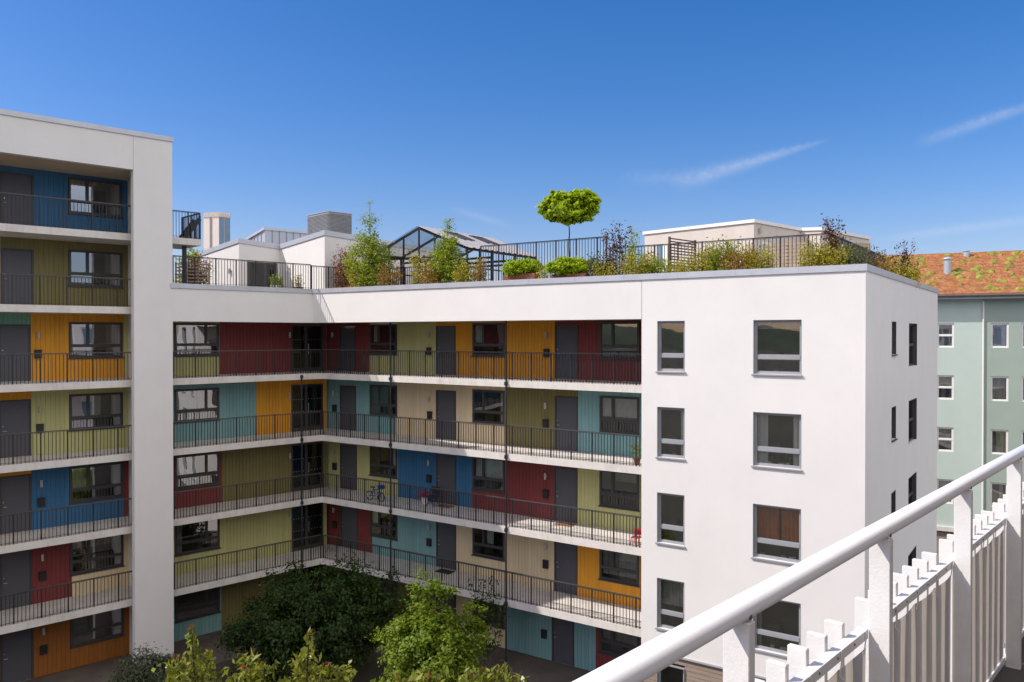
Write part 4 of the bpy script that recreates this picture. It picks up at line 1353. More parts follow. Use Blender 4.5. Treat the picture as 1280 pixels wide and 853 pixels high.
BED = ROOF - 0.1
specs = [
    # px, offset behind the wall, top row, spread, stems, leaves per stem, leaf, kind, label, name
    (432, 1.5, 314, .42, 22, 40, .07, 'leaf_red', 'reddish shrub beside the tall birch', 'shrub'),
    (450, .75, 336, .4, 16, 30, .06, 'leaf_mixed', 'low olive bush at the foot of the tall birch', 'shrub'),
    (487, .9, 332, .35, 18, 34, .06, 'leaf_rust', 'brownish bush between the birch and the pavilion', 'shrub'),
    (522, .8, 318, .2, 9, 34, .07, 'leaf_mixed', 'yellow green bush left of the slender birch', 'shrub'),
    (541, .7, 328, .45, 26, 34, .06, 'leaf_rust', 'orange tinged bush at the foot of the slender birch', 'shrub'),
    (583, .8, 328, .42, 24, 34, .06, 'leaf_mixed', 'loose olive bush right of the slender birch', 'shrub'),
    (602, .9, 326, .2, 10, 26, .06, 'leaf_rust', 'thin rusty bush by the end of the higher railing', 'shrub'),
    (679, .55, 334, .12, 10, 24, .05, 'leaf_mixed', 'small weed between the two clay troughs', 'plant'),
    (749, .8, 321, .3, 22, 30, .06, 'leaf_grey', 'grey green bush right of the larger globe shrub', 'shrub'),
    (759, .6, 329, .35, 22, 30, .05, 'leaf_mixed', 'low yellow green clump under the plum twigs', 'plant'),
    (762, .8, 287, .1, 6, 60, .06, 'leaf_plum', 'first upright plum twigs in the flower bed', 'shrub'),
    (775, .75, 284, .16, 9, 70, .06, 'leaf_plum', 'tall dense plum twigs in the middle of the bed', 'shrub'),
    (788, .8, 287, .1, 5, 50, .06, 'leaf_birch', 'thin pale green stem beside the plum twigs', 'plant'),
    (799, .7, 317, .5, 34, 34, .055, 'leaf_mixed', 'olive bush right of the plum twigs', 'shrub'),
    (820, .7, 322, .4, 26, 30, .05, 'leaf_birch', 'small green bush left of the dark slatted screen', 'shrub'),
    (853, .65, 325, .4, 26, 28, .045, 'leaf_mixed', 'low yellow green clump before the dark slatted screen', 'plant'),
    (880, .7, 312, .45, 36, 34, .05, 'leaf_mixed', 'yellow green end of the flower bed hedge', 'shrub'),
    (903, .7, 304, .4, 34, 34, .05, 'leaf_birch', 'greener middle of the flower bed hedge with tall sprigs', 'shrub'),
    (924, .7, 309, .45, 36, 34, .05, 'leaf_rust', 'rust tinged part of the flower bed hedge', 'shrub'),
    (945, .7, 309, .4, 34, 34, .05, 'leaf_mixed', 'olive bush at the end of the flower bed hedge', 'shrub'),
    (1020, .75, 304, .4, 32, 34, .05, 'leaf_mixed', 'yellow green bush near the corner of the end block', 'shrub'),
    (1041, 1.1, 276, .16, 9, 80, .06, 'leaf_plum', 'tall plum coloured shrub by the railing corner', 'shrub'),
    (1046, .7, 311, .45, 32, 34, .05, 'leaf_mixed', 'wide olive bush at the corner of the end block', 'shrub'),
    (1068, .6, 310, .35, 26, 30, .05, 'leaf_grey', 'dull green bush right at the roof corner', 'shrub'),
    (1094, .9, 320, .35, 22, 30, .05, 'leaf_rust', 'faded bush just past the roof corner', 'shrub'),
    (1120, .8, 305, .4, 13, 80, .06, 'leaf_plum', 'dark plum shrub above the gable wall', 'shrub'),
    (1124, .6, 328, .5, 28, 34, .06, 'leaf_mixed', 'yellow green bush at the foot of the dark plum shrub', 'shrub'),
    (1143, .8, 310, .2, 7, 44, .05, 'leaf_plum', 'sparse plum twigs near the far end of the gable wall', 'shrub'),
    (244, 39.5, 321, .5, 34, 44, .07, 'leaf_red', 'bronze leaved hedge behind the low slatted planter screen', 'hedge'),
    (345, .75, 345, .22, 16, 26, .06, 'leaf_birch', 'yellow green plant in a white pot on the terrace', 'potted plant'),
    (373, .75, 342, .16, 10, 18, .05, 'leaf_mixed', 'dry wispy plant in a dark pot on the terrace', 'potted plant'),
]
def roof_pt(px, off):
    """point on the roof behind the fascia of the right wing, the gable wall or the middle wing"""
    if px < 400:
        v = WMm @ Vector((s_at(WMm, px, YM + off), YM + off, 0))
    elif px < 1085:
        v = WR @ Vector((s_at(WR, px, YR + off), YR + off, 0))
    else:
        v = WE @ Vector((s_at(WE, px, off), off, 0))
    return v.to_2d()


for i, (px, off, ytop, sp, n, per, ll, lm, lab, nm) in enumerate(specs):
    q = roof_pt(px, off) if off < 20 else Pm(px, off)
    z0 = DECK
    stems({'shrub': 'roof_shrub', 'plant': 'roof_plant', 'hedge': 'bronze_hedge', 'potted plant': 'potted_plant'}[nm], lab, nm, q.x, q.y, z0, (zpx(ytop, q) - z0) * 1.1, sp, n, int(per * (1.0 if lm == 'leaf_plum' else 1.7)), ll * 1.5, ll * .95, lm, 100 + i,
          group='plants of the roof terrace', lean=.14, fluff=(.075 if lm == 'leaf_plum' else .11) if nm != 'potted plant' else .05, start=.12, sr=.008)
for px, off, mat_, ph, lab in ((345, .75, 'white_pot', .34, 'white pot under the yellow green plant'), (373, .75, 'black', .30, 'dark pot under the dry wispy plant')):
    q = roof_pt(px, off)
    tag(obj('flower_pot', MB().lathe(0, 0, [(.17, 0), (.24, ph - .04), (.25, ph), (.22, ph), (.21, ph - .05)], 18), M[mat_], None, Matrix.Translation((q.x, q.y, DECK - 0.02)), True), lab, 'pot', 'pots on the terrace')
q = Pm(243, 47)
tree('tree', 'light green tree crown seen under the high gallery beside the tall block', 'tree', q.x, q.y, 10.5, [(0, 0, 6.3, 1.0, 1.0, 1.6), (.3, 0, 7.2, .5, .5, .8)], 110, 30, .3, .14, .09, 'leaf_birch', 55, .1, 12)

# ==================================================================================================
#  GREEN BUILDING WITH A SEDUM ROOF
# ==================================================================================================
gx = Pm(1180, 45.4)
WGn = frame(gx.x, gx.y, (1500 + 640) / F, -1.0)
gb = thing('apartment_building', 'green rendered apartment block with a sedum roof behind the end block', 'building', W=WGn)
xl, xj, xr = s_at(WGn, 1060, 0), s_at(WGn, 1229, 0), s_at(WGn, 1470, 0)
EAV = EYE + 1.92
BASE = 2.7
gw = []
for zf in (11.35, 8.45, 5.55, 2.65):
    for a, c in ((1104, 1125), (1171.5, 1192.5), (1238.5, 1261), (1277, 1300), (1330, 1352)):
        gw.append((s_at(WGn, a, 0), s_at(WGn, c, 0), zf + .78 + .55, zf + 2.13 + .55))
gl_, gd = MB(), MB()
gl_.holed(xl, xj, BASE, EAV, 0, .14, [h for h in gw if h[1] < xj])
gd.holed(xj, xr, BASE, EAV, 0, .14, [h for h in gw if h[0] > xj])
obj('wall', gl_, M['green_light'], gb, WGn, label='paler green part of the wall')
obj('wall', gd, M['green_dark'], gb, WGn, label='darker green part of the wall')
obj('end_wall', MB().box(xr - .02, xr + .2, 0, 12, 0, EAV), M['green_dark'], gb, WGn)
obj('rear_wall', MB().box(xl, xr, 11.7, 12, 0, EAV), M['green_dark'], gb, WGn)
obj('base_ledge', MB().box(xl, xr, -.12, .05, BASE - .25, BASE), M['concrete'], gb, WGn)
obj('base_wall', MB().box(xl, xr, .06, .3, 0, BASE - .25), M['wood'], gb, WGn)
cg = {0: None, 1: None, 2: ('curtain_blue', [(0, 1, 0)]), 3: None, 6: ('blind', [(0, 1, .5)]), 7: ('blind', [(0, 1, 0)]), 11: ('blind', [(0, 1, .55)]), 12: ('curtain_yellow', [(.3, 1, 0)]), 16: ('blind', [(0, 1, .6)]), 17: ('curtain_yellow', [(.55, .8, 0)])}
for i, h in enumerate(gw):
    window(gb, WGn, h[0], h[1], h[2], h[3], .06, M['white_frame'], 'halved' if h[1] < xj else 'single', curtain=cg.get(i), bar=.075, deep=.6)
obj('downpipe', MB().tube([(xj, -.06, 0), (xj, -.06, EAV - .1)], .045, 10), M['white_frame'], gb, WGn)
obj('eaves', MB().box(xl, xr, -.62, .05, EAV, EAV + .16), M['eaves'], gb, WGn)
RD, RH = 6.3, 2.85
RZ = EAV + .30
obj('gutter', MB().tube([(xl, -.66, EAV + .2), (xr, -.66, EAV + .2)], .085, 10), M['gutter'], gb, WGn)
# sloping planted roof, gently uneven
nx, ny = 150, 30
vs, fs = [], []
rr = np.random.default_rng(4)
for j in range(ny + 1):
    for i in range(nx + 1):
        x = xl + (xr - xl) * i / nx
        f = j / ny
        vs.append((x, -.62 + (RD + .62) * f, RZ + RH * f + (rr.normal(0, .022) if 0 < j < ny else 0)))
for j in range(ny):
    for i in range(nx):
        a = j * (nx + 1) + i
        fs.append((a, a + 1, a + nx + 2, a + nx + 1))
rf = MB()
rf.add(vs, fs)
rf.add([(xl, RD, RZ + RH), (xr, RD, RZ + RH), (xr, 12.6, RZ), (xl, 12.6, RZ)], [(0, 1, 2, 3)])
rf.box(xl, xr, -.62, .0, EAV + .162, RZ - .02)
roof = obj('roof', rf, M['sedum'], gb, WGn, smooth=True)
M['cushion'] = surf('sedum cushion', (0.25, 0.25, 0.045), 0.95, 0.6, 2.5, 0.9, 30)
cm_ = MB()
for k in range(210):
    x = rr.uniform(xl, xr)
    f = rr.uniform(.02, .97)
    r0 = rr.uniform(.06, .21)
    c = (x, -.62 + (RD + .62) * f, RZ + RH * f)
    n = 14
    vs = []
    for q, (rad, hh) in enumerate(((1.0, -.04), (.92, .06), (.6, .14), (.25, .17))):
        for i in range(n):
            a = 2 * math.pi * i / n
            w_ = rad * r0 * (1 + .22 * math.sin(3 * a + k) + rr.normal(0, .08))
            vs.append((c[0] + w_ * 1.25 * math.cos(a), c[1] + w_ * math.sin(a), c[2] + w_ * math.sin(a) * RH / (RD + .62) + hh * (.6 + r0) + rr.normal(0, .012)))
    fs = [(q * n + i, q * n + (i + 1) % n, (q + 1) * n + (i + 1) % n, (q + 1) * n + i) for q in range(3) for i in range(n)]
    fs.append(tuple(range(3 * n, 4 * n)))
    cm_.add(vs, fs)
cu = obj('sedum_cushions', cm_, M['cushion'], roof, WGn, smooth=True)
cu['kind'] = 'stuff'


def roof_vent(px, f, h, r):
    x = s_at(WGn, px, -.62 + (RD + .62) * f)
    y, z = -.62 + (RD + .62) * f, RZ + RH * f
    mb = MB().lathe(x, y, [(r, z - .15), (r, z + h * .75), (r * .8, z + h * .76), (r * .8, z + h * .84), (r * 1.3, z + h * .85), (r * 1.2, z + h * .92), (r * .3, z + h)], 16)
    obj('roof_vent', mb, M['zinc'], roof, WGn, smooth=False)


roof_vent(1184, .48, .95, .2)
roof_vent(1207.5, .9, .35, .17)

# far tower block
tq = Pm(274, 400)
tw = thing('tower_block', 'slim pale tower block with blue glass side far beyond the roofs', 'tower', (tq.x, tq.y, 0))
t255 = run(tq, Vector((-.95, .31)), 255)
t288 = run(tq, Vector((.6, .8)), 288)
t4 = t255 + (t288 - tq)
zt_ = zpx(265.5, tq)
obj('body', MB().prism([tuple(t255), tuple(tq), tuple(t288), tuple(t4)], 0, zt_ - 2.2), M['tower_stone'], tw)
gm = MB()
a, b = tq, t288
t = (b - a)
n = Vector((t.y, -t.x)).normalized() * .25
for f0, f1 in ((.02, .44), (.52, .98)):
    pa, pb = a + t * f0, a + t * f1
    gm.prism([tuple(pa + n), tuple(pb + n), tuple(pb), tuple(pa)], 20, zt_ - 2.4)
obj('glazing', gm, M['tower_glass'], tw)
sm = MB()
pa, pb = t255.lerp(tq, .42), t255.lerp(tq, .52)
nn = Vector(((tq - t255).y, -(tq - t255).x)).normalized() * .3
sm.prism([tuple(pa + nn), tuple(pb + nn), tuple(pb), tuple(pa)], 20, zt_ - 2)
obj('window_strip', sm, M['louvre'], tw)
cm = MB()
for a, b in ((t255, tq), (tq, t288)):
    for k in range(7):
        p = a.lerp(b, (k + .5) / 7)
        cm.box(p.x - .5, p.x + .5, p.y - .3, p.y + .3, zt_ - 2.3, zt_)
obj('crown_fins', cm, M['tower_stone'], tw)

# ==================================================================================================
#  COURTYARD PLANTING
# ==================================================================================================
q = Pm(541, 24.0)
tree('courtyard_tree', 'sunlit bright green tree in the court', 'tree', q.x, q.y, 0,
     rough([(0, 0, 4.1, 1.45, 1.3, 1.25), (.8, .1, 4.4, .8, .9, .85), (-.75, 0, 4.5, .8, .7, .65), (-.1, 0, 5.4, .6, .6, .75), (-.25, 0, 6.3, .15, .15, .65), (0.1, .1, 2.6, 1.75, 1.5, 1.2)], 40, 5, .36),
     420, 66, .24, .115, .07, 'leaf_bright', 61, .12, 40, top=6.2, out=.9)
q = Pm(392, 31.0)
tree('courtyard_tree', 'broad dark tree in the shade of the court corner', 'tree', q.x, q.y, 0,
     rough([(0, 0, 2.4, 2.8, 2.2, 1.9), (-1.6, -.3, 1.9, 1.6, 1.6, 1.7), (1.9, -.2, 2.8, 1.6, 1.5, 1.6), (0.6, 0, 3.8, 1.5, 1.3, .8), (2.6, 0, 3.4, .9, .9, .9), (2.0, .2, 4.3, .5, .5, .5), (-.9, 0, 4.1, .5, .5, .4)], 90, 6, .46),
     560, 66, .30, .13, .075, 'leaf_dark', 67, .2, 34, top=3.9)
q = Pm(182, 26.5)
tree('courtyard_shrub', 'grey green bushy shrub at the foot of the white pier', 'shrub', q.x, q.y, 0,
     [(0, 0, 1.6, 1.25, 1.1, 1.5), (.55, 0, 2.0, .7, .7, .9), (-.6, 0, 1.3, .8, .8, 1.2)], 420, 60, .26, .11, .045, 'leaf_grey', 71, .05, 30, top=2.8)
q = Pm(355, 26.0)
tree('flowering_bush', 'bush with purple blossom below the dark tree', 'shrub', q.x, q.y, 0, [(0, 0, 1.25, .9, .8, 1.2)], 100, 30, .25, .10, .05, 'leaf_dark', 73, .04, 12)
P, _ = crown_points([(0, 0, 1.45, .8, .75, 1.05)], 26, 22, .12, 74, shell=9)
obj('blossom', leaves(P, .06, .055, up=.4, seed=75), M['petal'], bpy.data.objects['flowering_bush'], Matrix.Translation((q.x, q.y, 0)))


# cherry in front: long drooping leaves on upright shoots
def cherry(label, shoots, base_px, d, seed, crown):
    r = np.random.default_rng(seed)
    b = Pm(base_px, d)
    T = thing('cherry_tree', label, 'tree', (b.x, b.y, 0), group='cherry trees in front')
    W = Matrix.Translation((b.x, b.y, 0))
    mb, P, tips = MB(), [], []
    zc = crown[2]
    mb.tube([(0, 0, -.05), (.05, .02, 2.5), (-.04, 0, 5), (0, 0, zc)], [.17, .13, .1, .06], 10)
    for px, ytop, ln in shoots:
        q = Pm(px, d + r.uniform(-.4, .4))
        top = Vector((q.x - b.x, q.y - b.y, zpx(ytop, q)))
        st_ = Vector((top.x * .93, top.y * .93, top.z - ln * 1.25))
        mb.tube([Vector((0, 0, zc - 1.6)), Vector((st_.x * .6, st_.y * .6, (zc + st_.z) / 2 - .3)), st_, top], [.05, .03, .018, .004], 7)
        n = int(ln * 125)
        for k in range(n):
            f = r.uniform(0, 1)
            c = st_.lerp(top, f)
            a = r.uniform(0, 2 * math.pi)
            rad = (.035 + .15 * (1 - f) ** .7) * r.uniform(.3, 1.0)
            P.append((c.x + rad * math.cos(a), c.y + rad * math.sin(a), c.z - .02 - .3 * rad))
        # side twigs
        for k in range(5):
            f = r.uniform(.1, .65)
            c = st_.lerp(top, f)
            a = r.uniform(0, 2 * math.pi)
            e = c + Vector((math.cos(a) * .2, math.sin(a) * .2, r.uniform(.02, .2)))
            mb.tube([c, e], [.007, .003], 5)
            for _ in range(12):
                g = c.lerp(e, r.uniform(.3, 1.05))
                P.append((g.x + r.normal(0, .05), g.y + r.normal(0, .05), g.z - .03 + r.normal(0, .03)))
        for k in range(2):
            tips.append((top.x + r.normal(0, .014), top.y + r.normal(0, .014), top.z - r.uniform(-.01, .05)))
    PC, CC = crown_points([crown], 150, 34, .32, seed + 3)
    for c in CC[:24]:
        mb.tube([Vector((0, 0, max(1.5, c[2] - 1.2))), Vector(c)], [.03, .006], 6)
    obj('trunk', mb, M['bark'], T, W, smooth=True)
    allp = np.concatenate([np.array(P), PC, np.array(tips)])
    me = leaves(allp, .115, .045, up=.15, droop=.55, seed=seed + 9)
    me.materials.append(M['leaf_cherry'])
    me.materials.append(M['leaf_red'])
    mi = np.zeros(len(allp), dtype=np.int32)
    mi[-len(tips):] = 1
    me.polygons.foreach_set('material_index', mi)
    obj('crown', me, None, T, W)
    return T


cherry('cherry tree at the left with three leafy shoots rising into view', [(238, 783, .75), (218, 822, .3), (259, 812, .4), (318, 813, .42), (304, 836, .2), (330, 828, .25), (386, 789, .7), (374, 830, .22), (406, 828, .28), (424, 842, .15)], 315, 10.2, 81, (0, 0, 6.5, 1.3, 1.1, .9))
cherry('cherry tree under the bright tree with only its topmost leaves in view', [(498, 848, .2), (535, 845, .2), (585, 845, .2), (600, 838, .25), (624, 838, .25), (641, 845, .2)], 575, 10.6, 91, (0, 0, 6.5, 1.3, 1.1, .9))
# climber on the right wing
q = Pm(612, 32.3)
T = thing('climbing_plant', 'dark climber hanging on the lowest gallery railing beside the bright tree', 'climber', (q.x, q.y, 0))
W = Matrix.Translation((q.x, q.y, 0))
mb, P = MB(), []
rr = np.random.default_rng(12)
for k in range(9):
    x0_, x1_ = rr.uniform(-.7, .6), rr.uniform(-.9, .8)
    a, b = Vector((x0_ * .8257, -x0_ * .5641, 0)), Vector((x1_ * .8257, -x1_ * .5641, rr.uniform(2.4, 4.1)))
    m = a.lerp(b, .5) + Vector((rr.normal(0, .15), rr.normal(0, .1), 0))
    mb.tube([a, m, b], [.012, .01, .004], 5)
    for _ in range(110):
        f = rr.uniform(.15, 1) ** .7
        c = a.lerp(m, f * 2) if f < .5 else m.lerp(b, f * 2 - 1)
        P.append(np.array(c) + rr.normal(0, .14, 3))
obj('stems', mb, M['bark'], T, W)
obj('foliage', leaves(np.array(P), .12, .08, up=.3, seed=13), M['leaf_dark'], T, W)

# ==================================================================================================
#  SMALL THINGS ON THE GALLERIES
# ==================================================================================================


def on_gallery(W, px, y, floor):
    v = W @ Vector((s_at(W, px, y), y, 0))
    return frame(v.x, v.y, W[0][0], W[1][0], floor + .001)


def mat_(W, px, fl, mat, label):
    Wm_ = on_gallery(W, px, WALLY - .42, fl)
    tag(obj('door_mat', MB().bbox(-.4, .4, -.25, .25, 0, .018, .004), M[mat], None, Wm_), label, 'door mat', 'door mats')


mat_(WR, 706, FLOORS[2], 'mat_brown', 'orange brown mat before the door beside the red wall')
mat_(WR, 556, FLOORS[3], 'mat', 'dark mat before the door between teal and cream walls')
mat_(WR, 556, FLOORS[2], 'mat_brown', 'brown mat before the door in the blue wall')
# child's bicycle
Wb = on_gallery(WR, 469, .75, FLOORS[2])
bk = thing('bicycle', 'small blue bicycle parked on the gallery before pale green boards', 'bicycle', W=Wb)


def wheel(parent, W, cx, r):
    mb = MB()
    n = 22
    mb.tube([(cx + r * math.cos(2 * math.pi * k / n), 0, r + r * math.sin(2 * math.pi * k / n)) for k in range(n + 1)], .022, 7, False)
    w = obj('wheel', mb, M['rubber'], parent, W)
    sp = MB()
    for k in range(8):
        a = 2 * math.pi * k / 8
        sp.tube([(cx, 0, r), (cx + r * .95 * math.cos(a), 0, r + r * .95 * math.sin(a))], .004, 5)
    sp.tube([(cx, -.04, r), (cx, .04, r)], .02, 8)
    obj('spokes', sp, M['steel'], w, W)


wheel(bk, Wb, -.36, .2)
wheel(bk, Wb, .36, .2)
fr = MB()
for a, b in (((-.36, 0, .2), (-.12, 0, .52)), ((-.36, 0, .2), (-.02, 0, .22)), ((-.02, 0, .22), (-.14, 0, .58)), ((-.12, 0, .5), (.24, 0, .52)), ((-.02, 0, .22), (.25, 0, .46)), ((.22, 0, .60), (.36, 0, .2))):
    fr.tube([a, b], .02, 8)
obj('frame', fr, M['blue_plastic'], bk, Wb)
obj('saddle', MB().prism([(-.26, -.07), (-.05, -.02), (-.05, .02), (-.26, .07)], .58, .63), M['rubber'], bk, Wb)
obj('handlebar', MB().tube([(.22, 0, .6), (.2, 0, .72)], .016, 8).tube([(.14, -.24, .75), (.2, -.1, .72), (.2, .1, .72), (.14, .24, .75)], .013, 8), M['steel'], bk, Wb)
obj('crate', MB().bbox(.26, .48, -.13, .13, .58, .74, .01), M['blue_plastic'], bk, Wb)
# red chair for a child
Wc = on_gallery(WR, 796, .35, FLOORS[2])
ch = thing('small_chair', 'small red chair standing at the end of the sunny gallery', 'chair', W=Wc)
obj('seat', MB().bbox(-.16, .16, -.15, .15, .27, .30, .01), M['red_plastic'], ch, Wc)
obj('backrest', MB().bbox(-.16, .16, .13, .155, .36, .56, .01).box(-.15, -.12, .132, .152, .3, .37).box(.12, .15, .132, .152, .3, .37), M['red_plastic'], ch, Wc)
for sx in (-1, 1):
    for sy in (-1, 1):
        obj('leg', MB().tube([(sx * .14, sy * .13, .27), (sx * .17, sy * .16, 0)], .016, 8), M['red_plastic'], ch, Wc)
# red flowers in a pot and a dark chair before the blue wall
Wp = on_gallery(WR, 531, 1.5, FLOORS[2])
fp = thing('flower_pot', 'pot of red flowers standing before the blue wall', 'potted plant', W=Wp)
obj('pot', MB().lathe(0, 0, [(.11, 0), (.16, .26), (.17, .28), (.14, .28)], 16), M['white_pot'], fp, Wp)
obj('flowers', leaves(np.array([0, 0, .42]) + RNG.normal(0, 1, (120, 3)) * [.13, .13, .09], .09, .07, up=.4), M['red_plastic'], fp, Wp)
Wd = on_gallery(WR, 541, 1.3, FLOORS[2])
dc = thing('folding_chair', 'dark folding chair beside the red flowers on the gallery', 'chair', W=Wd)
obj('seat', MB().bbox(-.22, .22, -.2, .2, .43, .46, .01), M['black'], dc, Wd)
obj('backrest', MB().bbox(-.22, .22, .19, .215, .52, .84, .01), M['black'], dc, Wd)
for sx in (-1, 1):
    obj('leg', MB().tube([(sx * .2, -.22, 0), (sx * .2, .2, .86)], .014, 8), M['black'], dc, Wd)
    obj('leg', MB().tube([(sx * .185, .24, 0), (sx * .185, -.18, .45)], .014, 8), M['black'], dc, Wd)
Wp2 = on_gallery(WR, 796.5, .35, FLOORS[1])
fp = thing('potted_plant', 'small green potted plant at the end of the upper sunny gallery', 'potted plant', W=Wp2)
obj('pot', MB().lathe(0, 0, [(.09, 0), (.13, .22), (.14, .24), (.11, .24)], 14), M['clay'], fp, Wp2)
obj('foliage', leaves(np.array([0, 0, .5]) + RNG.normal(0, 1, (160, 3)) * [.1, .1, .17], .09, .05, up=.3), M['leaf_birch'], fp, Wp2)

# ==================================================================================================
#  OUR OWN BALCONY
# ==================================================================================================
rd = Vector((0.6628, 0.7488))
rn = Vector((-0.7488, 0.6628))            # outwards over the court
R0 = Vector((0.436, 1.706))
WO = Matrix(((rd.x, rn.x, 0, R0.x), (rd.y, rn.y, 0, R0.y), (0, 0, 1, 0), (0, 0, 0, 1)))   # x along the rail, y outwards
HZ = EYE - 0.600
FLOOR = EYE - 1.65
T0, T1 = -2.2, 9.2
br = thing('balcony_railing', 'white painted balcony railing with round handrail and square pickets close in front', 'railing', W=WO @ Matrix.Translation((0, 0, FLOOR)))
# handrail: rounded section with a flatter underside
mb = MB()
nseg = 28
prof = []
for k in range(nseg):
    a = 2 * math.pi * k / nseg
    ca, sa = math.cos(a), math.sin(a)
    y = .0285 * math.copysign(abs(ca) ** .82, ca)
    z = .0238 * math.copysign(abs(sa) ** .82, sa)
    prof.append((y, z))
for x in (T0, T1):
    for y, z in prof:
        mb.v.append((x, y, HZ + z))
for k in range(nseg):
    j = (k + 1) % nseg
    mb.f.append((k, j, nseg + j, nseg + k))
mb.f.append(tuple(range(nseg - 1, -1, -1)))
mb.f.append(tuple(range(nseg, 2 * nseg)))
hr = obj('handrail', mb, M['enamel'], br, WO)
hr.data.polygons.foreach_set('use_smooth', [len(pp.vertices) == 4 for pp in hr.data.polygons])
posts = [-1.95, -0.93, .09, 1.05, 2.07, 3.09, 4.11, 5.13, 6.15, 7.17, 8.19]
for t in posts:
    po = obj('post', MB().bbox(t - .015, t + .015, -.031, .031, FLOOR, HZ - .0225, .002), M['white_paint'], br, WO)
    sc = MB().lathe(0, 0, [(.006, 0), (.006, .004), (.003, .005)], 8)
    sc.v = [(t + .0 + v[0], -.0285 - v[2] + .0035, HZ - .012 + v[1]) for v in sc.v]
    obj('screw', sc, M['gutter'], po, WO)
YP = 0.052       # pickets stand outside the rail
rails = MB()
PT = EYE - .865
for a, b in zip(posts[:-1], posts[1:]):
    obj('cross_rail', MB().box(a + .0155, b - .0155, .032, .062, PT - .072, PT - .043), M['white_paint'], br, WO)
    obj('cross_rail', MB().box(a + .0155, b - .0155, .032, .062, FLOOR + .02, FLOOR + .045), M['white_paint'], br, WO)
pk = None
for a, b in zip(posts[:-1], posts[1:]):
    n = round((b - a) / .1325)
    for i in range(1, n):
        t = a + (b - a) * i / n
        if t > 6.0:
            continue
        z1 = PT + random.uniform(-.003, .003)
        obj('picket', MB().bbox(t - .010, t + .010, .0635, .1185, FLOOR + .03, z1, .0022), M['white_paint'], br, WO)
scr = MB()
for a, b in zip(posts[:-1], posts[1:]):
    n = round((b - a) / .1325)
    for i in range(1, n):
        t = a + (b - a) * i / n
        scr.tube([(t, .0325, PT - .057), (t, .030, PT - .057)], .0035, 7)
obj('screw_heads', scr, M['gutter'], br, WO)
# cloth screens laced to the rail, one per bay
names = ['nearest beige cloth screen laced below the handrail at the bottom edge', 'second beige cloth screen from the bottom edge, laced between two white posts', 'third beige cloth screen along the balcony railing', 'beige cloth screen at the right edge of the view']
bays = list(zip(posts[:-1], posts[1:]))
for bi, (a, b) in enumerate(bays):
    if not (1 <= bi <= 6):
        continue
    nu, nv = 64, 26
    vs, fs = [], []
    x0, x1 = a + .018, b - .018
    ties = 4
    ph = bi * 1.7
    for j in range(nv + 1):
        f = j / nv
        for i in range(nu + 1):
            u = i / nu
            sag = .007 * abs(math.sin(math.pi * ties * u)) ** .8
            ztop = PT - .100 - sag
            z = ztop + (FLOOR + .05 - ztop) * f
            y = .040 + .0025 * math.sin(6 * u + ph + 1.2 * f) * math.sin(math.pi * u) - .002 * math.sin(23 * u + ph) * max(0, 1 - 5 * f)
            vs.append((x0 + (x1 - x0) * u, y, z))
    for j in range(nv):
        for i in range(nu):
            q_ = j * (nu + 1) + i
            fs.append((q_, q_ + nu + 1, q_ + nu + 2, q_ + 1))
    lab = {1: 'beige cloth screen below the bottom left end of the railing', 2: names[0], 3: names[1], 4: names[2], 5: names[3]}.get(bi, 'beige cloth screen beyond the right edge of the view')
    sc = obj('privacy_screen', MB().add(vs, fs), M['screen'], None, WO, smooth=True)
    tag(sc, lab, 'privacy screen', 'cloth screens on the balcony railing')
    for k in range(ties + 1):
        u = k / ties
        x = x0 + (x1 - x0) * (u if 0 < u < 1 else (.03 if u == 0 else .97))
        tie = MB().tube([(x, .035, PT - .116), (x, .0295, PT - .068), (x, .031, PT - .042)], .0018, 6)
        if k % 2:
            tie.tube([(x, .034, PT - .115), (x + .004, .024, PT - .127)], .0014, 5)
        obj('cable_tie', tie, M['white_paint'], sc, WO)

# our own building behind the camera (seen mirrored in the windows across the court)
own = thing('apartment_building', 'pale apartment block with white balconies that carries the foreground railing', 'building', W=WO)
WI = Matrix(((-rd.x, -rn.x, 0, R0.x), (-rd.y, -rn.y, 0, R0.y), (0, 0, 1, 0), (0, 0, 0, 1)))    # x backwards along the rail, y into the building
oh = []
ofl = [FLOOR - 2.9 * k for k in range(4)]
for z in ofl:
    for k in range(-7, 8):
        x = k * 3.4 + .6
        oh.append((x, x + 1.5, z + .75, z + 2.2))
        oh.append((x + 2.0, x + 2.9, z + .05, z + 2.2))
obj('wall', MB().holed(-24.0, 30, 0, FLOOR + 3.0, 1.7, .12, oh), M['render'], own, WI)
obj('bounce_panel', MB().box(-5.4, 6, 1.60, 1.688, FLOOR + .002, FLOOR + 2.9), M['bounce_boards'], own, WI)  # added unseen panel that tones down light bounced onto the railing
obj('rear_wall', MB().box(-24.0, 30, 10, 10.3, 0, FLOOR + 3), M['render'], own, WI)
obj('end_wall', MB().box(-24.2, -24.0, 1.7, 10.3, 0, FLOOR + 3), M['render'], own, WI)
obj('end_wall', MB().box(30, 30.2, 1.7, 10.3, 0, FLOOR + 3), M['render'], own, WI)
obj('roof_deck', MB().box(-24.2, 30.2, 1.4, 10.3, FLOOR + 3.0, FLOOR + 3.2), M['coping'], own, WI)
for i, h in enumerate(oh):
    mbw = MB()
    x0, x1, z0, z1 = h
    mbw.box(x0, x0 + .1, 1.75, 1.8, z0, z1).box(x1 - .1, x1, 1.75, 1.8, z0, z1).box(x0 + .1, x1 - .1, 1.75, 1.8, z1 - .1, z1).box(x0 + .1, x1 - .1, 1.75, 1.8, z0, z0 + .1)
    w_ = obj('window', mbw, M['white_frame'], own, WI)
    obj('pane', MB().box(x0 + .1, x1 - .1, 1.77, 1.79, z0 + .1, z1 - .1), M['tower_glass'] if i % 3 else M['blind'], w_, WI)
